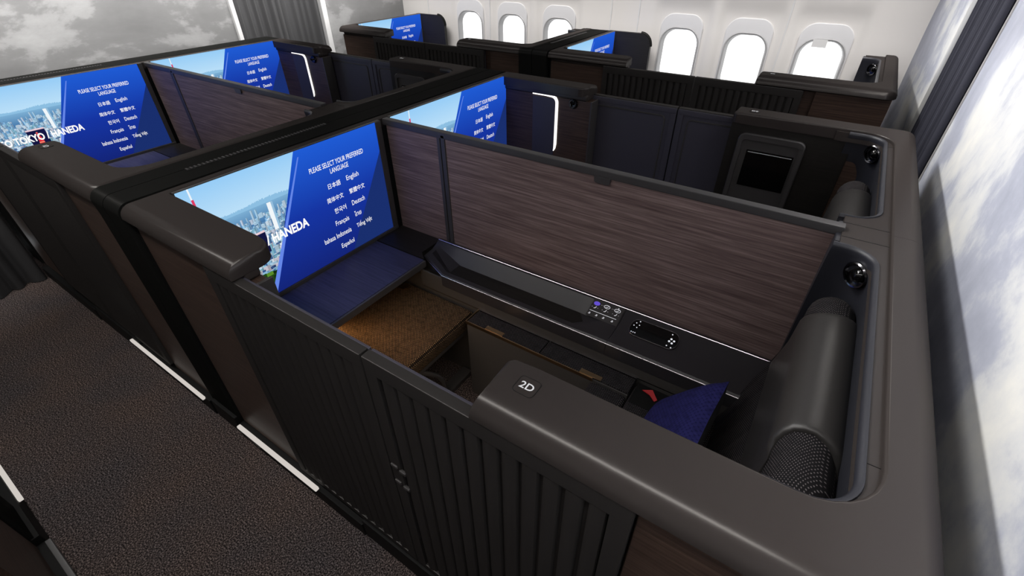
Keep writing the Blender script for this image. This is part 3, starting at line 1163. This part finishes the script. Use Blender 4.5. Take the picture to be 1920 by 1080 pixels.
def bridge(dx, y0, y1, label, group, width=0.23):
    """dark joint beam between two rows, running over the top and down both aisle faces"""
    x1 = -1.863 + dx
    x0 = x1 - width
    t = thing('joint_beam', (x0, y0, 0), label, 'beam', group)
    b = MB()
    N = 6
    prof = [(y0 + 0.02, 0.10), (y0 + 0.012, 1.13)]
    r = 0.042
    for k in range(N + 1):
        a = PI / 2 * k / N
        prof.append((y0 + 0.008 + r * (1 - math.cos(a)), 1.181 + r * math.sin(a)))
    for k in range(N + 1):
        a = PI / 2 * k / N
        prof.append((y1 - 0.008 - r * (1 - math.sin(a)), 1.181 + r * math.cos(a)))
    prof += [(y1 - 0.012, 1.13), (y1 - 0.02, 0.10)]
    xm = (x0 + x1) / 2 - 0.01
    b.prism(prof, 'x', x0 + 0.003, xm - 0.002)
    prof2 = [(p[0], p[1]) for p in prof]
    b.prism(prof2, 'x', xm + 0.002, x1 - 0.008)
    bb = finish('beam_skin', b, M['band'], t, 40)
    c = MB()
    c.box(x0 + 0.01, x1 - 0.004, y0 + 0.03, y1 - 0.03, 0.1, 1.212)
    finish('beam_core', c, M['black'], t)
    v = MB()
    yv0 = y0 + 0.30
    v.box(xm - 0.002, xm + 0.024, yv0, y0 + 0.95, 1.219, 1.2238)
    grille = finish('vent_slot', v, M['black'], t)
    f = MB()
    k = yv0
    while k < y0 + 0.95:
        f.box(xm + 0.002, xm + 0.020, k, k + 0.006, 1.2236, 1.2266)
        k += 0.016
    finish('vent_fins', f, M['frame'], grille)
    return t


# ================================================================== centre pair, two rows
YD, YG = 0.420, 2.758
TD = lambda r: frame(YD, 1, P2 * (2 - r))
TG = lambda r: frame(YG, -1, P2 * (2 - r))
DN = {(2, 'D'): 'at right foreground, with the big white 2D', (2, 'G'): 'on the far side of the brown divider, with the 2G number', (1, 'D'): 'at left edge, in front of the nearest suite', (1, 'G'): 'in the front row, past the front divider'}

half_shell(TD(2), 1, 'broad brown grey seat shell marked 2D filling the right foreground', '2D', False, 'seat shells', -0.393)
half_shell(TG(2), -1, 'brown grey seat shell marked 2G with glass fronted cabinet, behind the long divider', '2G', True, 'seat shells', -0.405)
half_shell(TD(1), 1, 'brown grey seat shell marked 1D at the left edge, over finely ribbed doors', '1D', False, 'seat shells', -0.393)
half_shell(TG(1), -1, 'front row seat shell marked 1G with dark cabinet frame, beyond the left divider', '1G', True, 'seat shells', -0.405)
suite_front(TD(2), 1, 'brown capped front end of the nearest suite, hiding the left of its screen', 'suite fronts')
suite_front(TG(2), -1, 'suite front with white upright lamp strip and coat hook, in the middle of the picture', 'suite fronts', v=0.138)
suite_front(TD(1), 1, 'dark lower suite side next to the grey curtain at far left', 'suite fronts', strips=False)
suite_front(TG(1), -1, 'far suite front with white upright lamp strip, below the charcoal front curtain', 'suite fronts', v=0.138)
for r, s_, T, ribs, nm in ((2, 1, TD(2), 13, 'near'), (2, -1, TG(2), 13, 'far'), (1, 1, TD(1), 34, 'left'), (1, -1, TG(1), 34, 'leftfar')):
    for k, (a, b) in enumerate(((-1.378, -0.712), (-0.707, -0.052))):
        lab = {('near', 0): 'fluted dark sliding door beside the 2D suite screen, left of the door gap', ('near', 1): 'fluted dark sliding door under the 2D console, right of the door gap',
               ('far', 0): 'bluish framed door leaf beside the white lamp strip of the middle suite', ('far', 1): 'bluish framed door leaf next to the glass fronted cabinet marked 2G',
               ('left', 0): 'finely ribbed sliding door at the far left edge, nearest the grey curtain', ('left', 1): 'finely ribbed sliding door below the 1D console',
               ('leftfar', 0): 'front row framed door leaf beside the far lamp strip', ('leftfar', 1): 'front row framed door leaf beside the 1G cabinet'}[(nm, k)]
        n_r = ribs if nm not in ('near', 'far') else (13, 12)[k]
        sliding_door(T, s_, a, b, lab, 'sliding doors', n_r, latch=(k == 1 and r == 2), inner_mirror=(k == 1))
monitor(0, 0.500, 'widest screen in the foreground, city picture and language menu by the 2D suite', 'monitors', 2, 0.035, 0.086)
monitor(0, 1.611, 'screen rising behind the long brown divider, beside the white lamp strip in mid picture', 'monitors', 2, 0.0025)
monitor(P2, 0.512, 'screen at the far left edge with the words TOKYO / HANEDA fully showing', 'monitors', 1, 0.030, 0.086)
monitor(P2, 1.613, 'screen beyond the left divider, under the charcoal front curtain', 'monitors', 1, 0.0015)
divider(0, 1.589, 'long brown wood grain divider across the middle of the picture', 'dividers')
divider(P2, 1.589, 'purple brown wood grain divider between the two left screens', 'dividers')
bridge(0, YD, YG, 'dark vented joint beam between the two centre suite rows', 'joint beams')
bridge(P2, YD, YG, 'dark joint beam below the grey cloud mural at top left', 'joint beams', 0.20)


def shelf(T, s, dx, label, group):
    t = thing('credenza', T(-1.62, 0.6, 0.60), label, 'shelf', group)
    a = MB()
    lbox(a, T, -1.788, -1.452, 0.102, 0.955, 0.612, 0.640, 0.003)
    top = finish('shelf_top', a, M['blue_spill_veneer'], t)
    e = MB()
    lbox(e, T, -1.452, -1.440, 0.150, 0.955, 0.604, 0.638, 0.003)
    finish('front_edge', e, M['frame'], t)
    c = MB()
    lprism(c, T, [(-1.790, 0.958), (-1.455, 0.958), (-1.506, 0.999), (-1.506, 1.148), (-1.790, 1.148)], 'z', 0.60, 0.642)
    finish('corner_panel', c, M['wing'], t)
    b = MB()
    lbox(b, T, -1.80, -1.775, 0.11, 1.15, 0.02, 0.60)
    finish('kick_panel', b, M['black'], t)
    l = MB()
    lbox(l, T, -1.50, -1.49, 0.20, 0.93, 0.604, 0.612)
    finish('hidden_light', l, M['led_amber'], t)
    return t


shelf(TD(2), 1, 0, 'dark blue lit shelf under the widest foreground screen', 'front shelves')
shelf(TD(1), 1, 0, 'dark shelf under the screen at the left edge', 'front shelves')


# ---------------------------------------------------------------- seats
def seat(T, s, label, group):
    t = thing('armchair', T(-0.1, 0.60, 0.0), label, 'seat', group)
    prof = [(0.005, 0.46), (0.040, 0.56), (0.078, 0.68), (0.116, 0.80), (0.134, 0.90), (0.138, 0.99)]
    cx, cz, r = 0.200, 0.995, 0.062
    for k in range(11):
        a = PI * (1 - k / 10)
        prof.append((cx + r * math.cos(a), cz + 0.007 + r * math.sin(a)))
    prof += [(0.256, 0.90), (0.235, 0.60), (0.205, 0.46)]
    v0, v1 = 0.300, 1.040
    b = MB()
    # seat back with upright channels
    N = 60
    rings = []
    for i in range(N + 1):
        v = v0 + (v1 - v0) * i / N
        e = min(i, N - i)
        sq = [0.0, 0.5, 0.8, 0.93, 1.0][min(e, 4)]
        ch = 0.004 * (abs(math.sin(PI * (v - 0.3) / 0.0925)) ** 0.5)
        ring = []
        for (x, z) in prof:
            xx = cx + (x - cx) * (0.90 + 0.10 * sq)
            zz = z - (0.012 * (1 - sq) if z > 0.9 else 0)
            if x < 0.136 and z < 0.95: xx += 0.004 - ch
            ring.append(T(xx, min(v, 0.915 + 0.125 * sm(0.64, 0.72, z)), zz))
        rings.append(ring)
    b.loft(rings)
    finish('backrest', b, M['weave_dark'], t, 50)
    # leather headrest wrapped over the roll
    h = MB()
    q = [(p[0], p[1]) for p in prof if p[1] > 0.79]
    outer = []
    inner = []
    for i, p in enumerate(q):
        a = Vector(q[max(0, i - 1)]); c = Vector(q[min(len(q) - 1, i + 1)])
        tt = (c - a).normalized(); nn = Vector((-tt.y, tt.x))
        th = 0.012
        outer.append(Vector(p) + nn * th); inner.append(Vector(p) - nn * 0.002)
    hv0, hv1 = 0.395, 0.975
    rr = []
    M_ = 28
    for i in range(M_ + 1):
        v = hv0 + (hv1 - hv0) * i / M_
        e = min(i, M_ - i)
        k = [0.35, 0.85, 1.0][min(e, 2)]
        ring = []
        nO = len(outer)
        for j, p in enumerate(outer):
            # ends curve inward over the roll so the flap is shorter at its top
            w = math.sin(PI * min(1, max(0, (j - 2) / (nO - 5)))) if nO > 5 else 0
            vv = v + (0.055 * w * ((0.5 - i / M_) * 2) ** 5 if e < 12 else 0)
            pp = inner[j] + (p - inner[j]) * k
            ring.append(T(pp.x, vv, pp.y))
        for j in range(nO - 1, -1, -1):
            p = inner[j]
            w = math.sin(PI * min(1, max(0, (j - 2) / (nO - 5))))
            vv = v + (0.055 * w * ((0.5 - i / M_) * 2) ** 5 if e < 12 else 0)
            ring.append(T(p.x, vv, p.y))
        rr.append(ring)
    h.loft(rr)
    finish('headrest', h, M['leather'], t, 50)
    # three seat pads
    for k, (a, c, v1_) in enumerate(((-0.455, -0.298, 0.822), (-0.295, -0.170, 0.905), (-0.167, 0.060, 0.905))):
        p = MB()
        lbox(p, T, a, c, 0.20, v1_, 0.40, 0.500, 0.022, 4)
        finish('seat_pad', p, M['weave_dark'], t, 60)
    bs = MB()
    lbox(bs, T, -0.44, 0.20, 0.20, 0.82, 0.03, 0.405, 0.01)
    finish('seat_base', bs, M['black'], t)
    return t


seat(TD(2), 1, 'charcoal woven seat with dark leather headrest in the 2D suite', 'suite seats')
seat(TG(2), -1, 'seat with leather headrest seen over the divider in the 2G suite', 'suite seats')

T = TD(2)
# ---------------------------------------------------------------- ottoman
o = thing('ottoman', T(-1.43, 0.56, 0.0), 'woven brown ottoman under the blue lit shelf, lit amber', 'ottoman')
b = MB()
lbox(b, T, -1.765, -1.130, 0.165, 0.935, 0.385, 0.470, 0.022, 4)
finish('cushion', b, M['weave'], o, 60)
b = MB()
lbox(b, T, -1.765, -1.150, 0.17, 0.93, 0.350, 0.386, 0.004)
finish('support', b, M['fascia'], o)
b = MB()
lbox(b, T, -1.768, -1.45, 0.19, 0.92, 0.005, 0.352, 0.004)
finish('base', b, M['black'], o)
b = MB()
b.tube([T(-1.30, 0.52, 0.35), T(-1.20, 0.55, 0.34), T(-1.165, 0.60, 0.31), T(-1.16, 0.66, 0.24), T(-1.17, 0.70, 0.16), T(-1.18, 0.72, 0.03)], 0.011, 10)
finish('handle', b, M['fascia'], o)
b = MB()
lbox(b, T, -1.585, -1.535, 0.862, 0.884, 0.470, 0.478, 0.002)
lbox(b, T, -1.575, -1.545, 0.884, 0.915, 0.470, 0.474, 0.001)
lbox(b, T, -1.598, -1.585, 0.874, 0.905, 0.470, 0.480, 0.002)
lbox(b, T, -1.535, -1.522, 0.874, 0.905, 0.470, 0.480, 0.002)
finish('latch', b, M['gold'], o)

# floor sill
b = MB()
lbox(b, T, -1.235, -1.175, 0.10, 0.93, 0.0, 0.03, 0.004)
o = finish('floor_sill', b, M['fascia'])
tag(o, 'low grey brown sill bar on the carpet in front of the ottoman', 'sill')

# ---------------------------------------------------------------- stowage box with woven lid, bronze edges
o = thing('stowage_box', T(-0.7, 0.88, 0.0), 'long narrow stowage box with woven lid and bronze edges beside the seat', 'box')
b = MB()
lbox(b, T, -1.095, -0.30, 0.828, 0.922, 0.0, 0.492, 0.003)
finish('box_body', b, M['fascia'], o)
for k, (xa, xb) in enumerate(((-1.09, -0.705), (-0.701, -0.30))):
    b = MB()
    lbox(b, T, xa, xb, 0.832, 0.918, 0.490, 0.500, 0.003)
    lid = finish('lid', b, M['weave_dark'], o)
    for q in (0,):
        b = MB()
        xc = xa + (0.10 if k == 0 else 0.19)
        lbox(b, T, xc, xc + 0.095, 0.829, 0.852, 0.499, 0.503, 0.001)
        finish('catch', b, M['gold'], lid)
b = MB()
lbox(b, T, -1.097, -0.45, 0.824, 0.829, 0.484, 0.501, 0.001)
lbox(b, T, -1.099, -1.094, 0.826, 0.922, 0.490, 0.502, 0.001)
finish('front_trim', b, M['gold'], o)
b = MB()
lbox(b, T, -1.097, -0.30, 0.921, 0.924, 0.492, 0.503)
lbox(b, T, -1.097, -0.30, 0.9245, 0.9256, 0.480, 0.499)
finish('rear_trim', b, M['bright'], o)

# ---------------------------------------------------------------- side console along the divider
o = thing('side_console', T(-0.7, 1.04, 0.0), 'grey side console with tray along the foot of the long divider', 'console')
VB = 1.140


def csec(x, kind):
    # (v, z) profile, eight points
    if kind == 'flat':
        pr = [(0.922, 0.555), (0.922, 0.612), (0.934, 0.621), (0.975, 0.622), (1.035, 0.625), (1.095, 0.645), (1.128, 0.656), (VB, 0.656), (VB, 0.555)]
    elif kind == 'tray':
        pr = [(0.922, 0.555), (0.922, 0.612), (0.930, 0.620), (0.958, 0.619), (0.985, 0.592), (1.065, 0.592), (1.118, 0.652), (VB, 0.656), (VB, 0.555)]
    else:
        pr = [(1.000, 0.555), (1.000, 0.615), (1.008, 0.622), (1.040, 0.625), (1.070, 0.628), (1.095, 0.640), (1.118, 0.652), (VB, 0.656), (VB, 0.555)]
    return [T(x, v, z) for v, z in pr]


b = MB()
b.loft([csec(-1.50, 'end'), csec(-1.475, 'end'), csec(-1.31, 'tray'), csec(-0.66, 'tray'), csec(-0.60, 'tray'), csec(-0.52, 'flat'), csec(-0.4505, 'flat')])
finish('console_front', b, M['console'], o, 28)
b = MB()
b.loft([csec(-0.4485, 'flat'), csec(0.128, 'flat')])
finish('console_rear', b, M['console'], o, 28)
b = MB()
lprism(b, T, [(-1.33, 0.986), (-0.635, 0.986), (-0.60, 1.020), (-0.635, 1.064), (-1.38, 1.064)], 'z', 0.5915, 0.5938)
finish('tray_mat', b, M['wing'], o)
b = MB()
b.tube([T(-1.50, 1.125, 0.6575), T(0.125, 1.125, 0.6575)], 0.0025, 6)
b.tube([T(-1.50, 1.000, 0.621), T(-1.31, 0.922, 0.6165), T(0.12, 0.922, 0.6165)], 0.0016, 6)
finish('bright_edge', b, M['bright'], o)
b = MB()
lbox(b, T, -1.40, 0.12, 0.933, 0.945, 0.553, 0.610)
finish('shadow_gap', b, M['black'], o)
b = MB()
lbox(b, T, -1.46, 0.12, 0.926, 0.936, 0.500, 0.597, 0.003)
finish('fascia', b, M['fascia'], o)
b = MB()
lbox(b, T, -1.765, 0.12, 0.940, VB, 0.0, 0.553)
finish('console_body', b, M['fascia'], o)
# touch panel with icons
def on_slope(x, k):
    """k 0..1 from crease to upper edge"""
    v = 1.037 + (1.094 - 1.037) * k
    z = 0.6255 + (0.6455 - 0.6255) * k
    return T(x, v, z)


nz = Vector((0, -0.33, 0.944))


def slope_pt(x, k, h):
    return Vector(on_slope(x, k)) + nz * h


b = MB()
b.loft([[slope_pt(x, k, h) for x, k in ((-0.596, -0.08), (-0.455, -0.08), (-0.455, 1.42), (-0.596, 1.42))] for h in (-0.001, 0.0015)])
pan = finish('touch_panel', b, M['frame'], o)


def icon_tube(mb, pts, r=0.0009):
    mb.tube([slope_pt(x, 0.12 + (k + 0.12) * 0.92, 0.002) for x, k in pts], r, 5)


b = MB()
for cx_, kind in ((-0.528, 0), (-0.480, 1)):
    icon_tube(b, [(cx_ + 0.013 * math.cos(q), 0.95 + 0.15 * math.sin(q)) for q in [2 * PI * i / 20 for i in range(21)]])
    icon_tube(b, [(cx_ - 0.006, 0.90), (cx_, 0.90), (cx_ + 0.006, 1.03)], 0.001)
icon_tube(b, [(-0.480, 1.10), (-0.480, 1.22)], 0.0012)
icon_tube(b, [(-0.590, 0.20), (-0.468, 0.20)], 0.0008)
for cx_ in (-0.575, -0.528, -0.480):
    icon_tube(b, [(cx_ - 0.004, 0.48), (cx_ + 0.001, 0.48), (cx_ + 0.005, 0.66)], 0.0011)
    icon_tube(b, [(cx_ - 0.014, 0.56), (cx_ - 0.0125, 0.56)], 0.0009)
    icon_tube(b, [(cx_ + 0.0125, 0.56), (cx_ + 0.014, 0.56)], 0.0009)
for cx_ in (-0.585, -0.552, -0.520, -0.480):
    icon_tube(b, [(cx_ - 0.004, -0.12), (cx_ + 0.003, -0.12), (cx_ + 0.003, -0.02), (cx_ - 0.002, -0.02)], 0.0013)
for cx_ in (-0.553, -0.546, -0.505, -0.498):
    icon_tube(b, [(cx_, 0.95), (cx_ + 0.001, 0.95)], 0.0009)
finish('seat_icons', b, M['icon'], pan)
b = MB()
b.loft([[slope_pt(-0.575 + 0.014 * math.cos(q), 1.10 + 0.17 * math.sin(q), h) for q in [2 * PI * i / 20 for i in range(20)]] for h in (0.001, 0.0022)])
finish('lit_icon', b, M['icon_violet'], pan)
b = MB()
for k in range(3):
    lbox(b, T, -0.428 + 0.009 * k, -0.423 + 0.009 * k, 0.930, 0.935, 0.595, 0.599)
finish('dim_icons', b, M['icon'], o)

# handset lying in the console
hs = thing('handset', T(-0.30, 1.05, 0.64), 'black handset with white key marks lying in the side console', 'handset')
out = arc_poly([(-0.405, -0.42, 0), (-0.20, -0.42, 0), (-0.20, 1.02, 0), (-0.405, 1.02, 0)], 1)
K = 0.0604


def hpts(h, inset):
    p = rrect(-0.303, 0.0, 0.200 - 2 * inset, 0.086 - 2 * inset, 0.034 - inset, 8)
    return [slope_pt(x, 0.35 + y / K, h) for x, y in p]


b = MB()
b.loft([hpts(0.0012, 0), hpts(0.006, 0), hpts(0.009, 0.003), hpts(0.0095, 0.006)])
body = finish('body', b, M['gloss'], hs, 40)
b = MB()
ring = hpts(0.0085, 0.0015)
b.tube(ring + [ring[0]], 0.0009, 6)
finish('bright_rim', b, M['bright'], hs)
b = MB()
def dot(x, y, r):
    c = slope_pt(x, 0.35 + y / K, 0.0095)
    b.lathe([(r, -0.001), (r, 0.0006)], c, nz, 10)
for q in range(4):
    a = PI / 2 * q + 0.4
    dot(-0.379 + 0.011 * math.cos(a), 0.010 + 0.011 * math.sin(a), 0.0024)
    dot(-0.229 + 0.0095 * math.cos(a), -0.002 + 0.0095 * math.sin(a), 0.0042)
dot(-0.372, 0.032, 0.0026)
for q in range(3): dot(-0.388 + 0.008 * q, -0.026, 0.0022)
dot(-0.236, 0.028, 0.0026); dot(-0.240, -0.028, 0.0026); dot(-0.222, -0.031, 0.0026)
finish('key_marks', b, M['icon'], hs)

# ---------------------------------------------------------------- pillow
def pillow():
    t = thing('pillow', T(-0.02, 0.62, 0.50), 'navy quilted pillow leaning on the seat beside the headrest', 'pillow')
    n = 22
    W = 0.38
    ax = Vector((-0.06, -0.998, 0.02)).normalized()
    ay = Vector((-0.56, -0.10, -0.72)); ay = (ay - ax * ay.dot(ax)).normalized()
    an = ax.cross(ay)
    C = Vector((0.012, 1.262, 0.752)) + ax * (W / 2) + ay * (W / 2 * 0.84)
    def sheet(sgn):
        V = []
        for j in range(n + 1):
            for i in range(n + 1):
                u = i / n * 2 - 1; w = j / n * 2 - 1
                th = 0.050 * (max(0, 1 - u ** 4) * max(0, 1 - w ** 4)) ** 0.6
                pin = 1 - 0.035 * (1 - abs(u * w)) * max(abs(u), abs(w)) ** 4
                V.append(C + ax * (u * W / 2 * pin) + ay * (w * W / 2 * pin * 0.84) + an * (sgn * th))
        F = [(j * (n + 1) + i, j * (n + 1) + i + 1, (j + 1) * (n + 1) + i + 1, (j + 1) * (n + 1) + i) for j in range(n) for i in range(n)]
        return V, F
    sg = 1 if an.x < 0 else -1
    for nm, k, m_ in (('front_cover', sg, M['pillow']), ('back_cover', -sg, M['pillow_back'])):
        mb = MB()
        mb.tri_mesh(*sheet(k))
        finish(nm, mb, m_, t, 80)
    return t


pillow()

# ---------------------------------------------------------------- seat belt with red tag
bt = thing('seat_belt', T(-0.21, 0.83, 0.50), 'black seat belt with a red pull tag on the seat pad', 'seat belt')
b = MB()
lbox(b, T, -0.285, -0.155, 0.795, 0.905, 0.499, 0.503, 0.001)
finish('belt_strap', b, M['black'], bt)
b = MB()
b.loft([[T(x, v, z + h) for x, v, z in ((-0.258, 0.868, 0.510), (-0.222, 0.880, 0.520), (-0.192, 0.852, 0.508), (-0.200, 0.842, 0.505), (-0.226, 0.862, 0.508))] for h in (0, 0.003)])
finish('red_tag', b, M['red'], bt)

area('footwell_fill', (-0.95, 0.60, 0.55), (-1.15, 1.05, 0.05), 0.3, 0.05, 0.5, (1.0, 0.72, 0.45))  # added warm fill tucked behind the door for the dark footwell floor
# amber lamp hidden under the shelf edge
area('amber_footwell_lamp', (-1.40, 0.95, 0.60), (-1.25, 1.0, 0.3), 0.05, 0.7, 0.55, (1.0, 0.55, 0.22))

# ================================================================== window suites (far side)
YK = 3.450
for r in (2, 1):
    dxa = P2 * (2 - r) - 0.070
    Tk = frame(YK, 1, dxa)
    Tf = frame(YK, 1, P2 * (2 - r) - 0.115)
    half_shell(Tk, 1, {2: 'far seat shell marked 2K at the right, against the window wall', 1: 'far seat shell marked 1K below the three left windows'}[r], '%dK' % r, False, 'seat shells', -0.393)
    suite_front(Tf, 1, {2: 'far suite front with dark cap, right of the dark joint beam by the windows', 1: 'far front suite at top centre below the grey mural'}[r], 'suite fronts', vend=1.138)
    for k, (a, b) in enumerate(((-1.378, -0.712), (-0.707, -0.052))):
        sliding_door(Tk, 1, a - 0.06, b - 0.06, {(2, 0): 'far fluted door leaf below the fourth window from the left', (2, 1): 'far fluted door leaf running under the 2K seat shell',
                     (1, 0): 'far fluted door leaf just in front of the top centre screen', (1, 1): 'far fluted door leaf running under the 1K seat shell'}[(r, k)], 'sliding doors', 13, inner_mirror=(k == 1))
    monitor(P2 * (2 - r) - 0.115, 3.575, {2: 'far blue screen slice beside the second row of windows', 1: 'far screen at top centre by the grey mural'}[r], 'monitors', r, 0.006, 0.086)
    wp = thing('window_partition', (-1.65 + P2 * (2 - r), 4.61, 0), {2: 'dark wood partition with rounded corner right of the far second row screen', 1: 'dark wood partition with rounded corner at top centre beside the first window'}[r], 'partition', 'window partitions')
    m = MB()
    d_ = P2 * (2 - r) - 0.115
    m.prism(arc_poly([(-1.86 + d_, 0.0, 0), (-1.45 + d_, 0.0, 0), (-1.45 + d_, 1.225, 0.10), (-1.86 + d_, 1.225, 0)], 10), 'y', 4.592, 4.626)
    finish('partition_panel', m, M['wing'], wp)
    m = MB()
    pth = arc_poly([(-1.447 + d_, 0.0, 0), (-1.447 + d_, 1.228, 0.103), (-1.86 + d_, 1.228, 0)], 10)
    m.tube([(p[0], 4.609, p[1]) for p in pth[1:-1] if True], 0.012, 8)
    finish('edge_trim', m, M['band'], wp)
bridge(-0.115, YK, 4.66, 'dark joint beam between the two far window suites', 'joint beams', 0.27)
# ================================================================== near left suite, only its foot in the frame
TA = frame(-0.285, -1, -0.115)
suite_front(TA, -1, 'dark suite side at the bottom left corner with unlit strip', 'suite fronts', lit=False)
bridge(-0.115, -1.42, -0.285, 'dark joint band beside the lit floor strip at bottom left', 'joint beams')


def strip(T, xa, xb, label):
    st = MB()
    lbox(st, T, xa, xb, -0.012, 0.004, 0.092, 0.108, 0.003)
    o = finish('floor_light', st, M['led_floor'])
    return tag(o, label, 'light strip', 'floor light strips')


def row_plinth(T, xa, xb, label):
    b = MB()
    lbox(b, T, xa, xb, 0.004, 0.06, 0.0, 0.118, 0.006)
    o = finish('plinth', b, M['black'])
    return tag(o, label, 'plinth')


strip(TD(2), -2.90, -2.13, 'white floor light strip at the foot of the left suite, farther one')
strip(frame(-0.285, -1, 0), -2.95, -2.235, 'white floor light strip at the left edge of the aisle')
row_plinth(TD(2), -3.41, -2.82, 'black plinth along the carpet below the finely ribbed doors')
row_plinth(TD(2), -2.075, -1.87, 'short black plinth under the joint band between the two lit floor strips')
row_plinth(TD(2), -1.0, -0.394, 'black plinth along the carpet below the fluted doors')
row_plinth(frame(-0.285, -1, 0), -3.4, -1.98, 'black plinth at the bottom left along the aisle carpet')
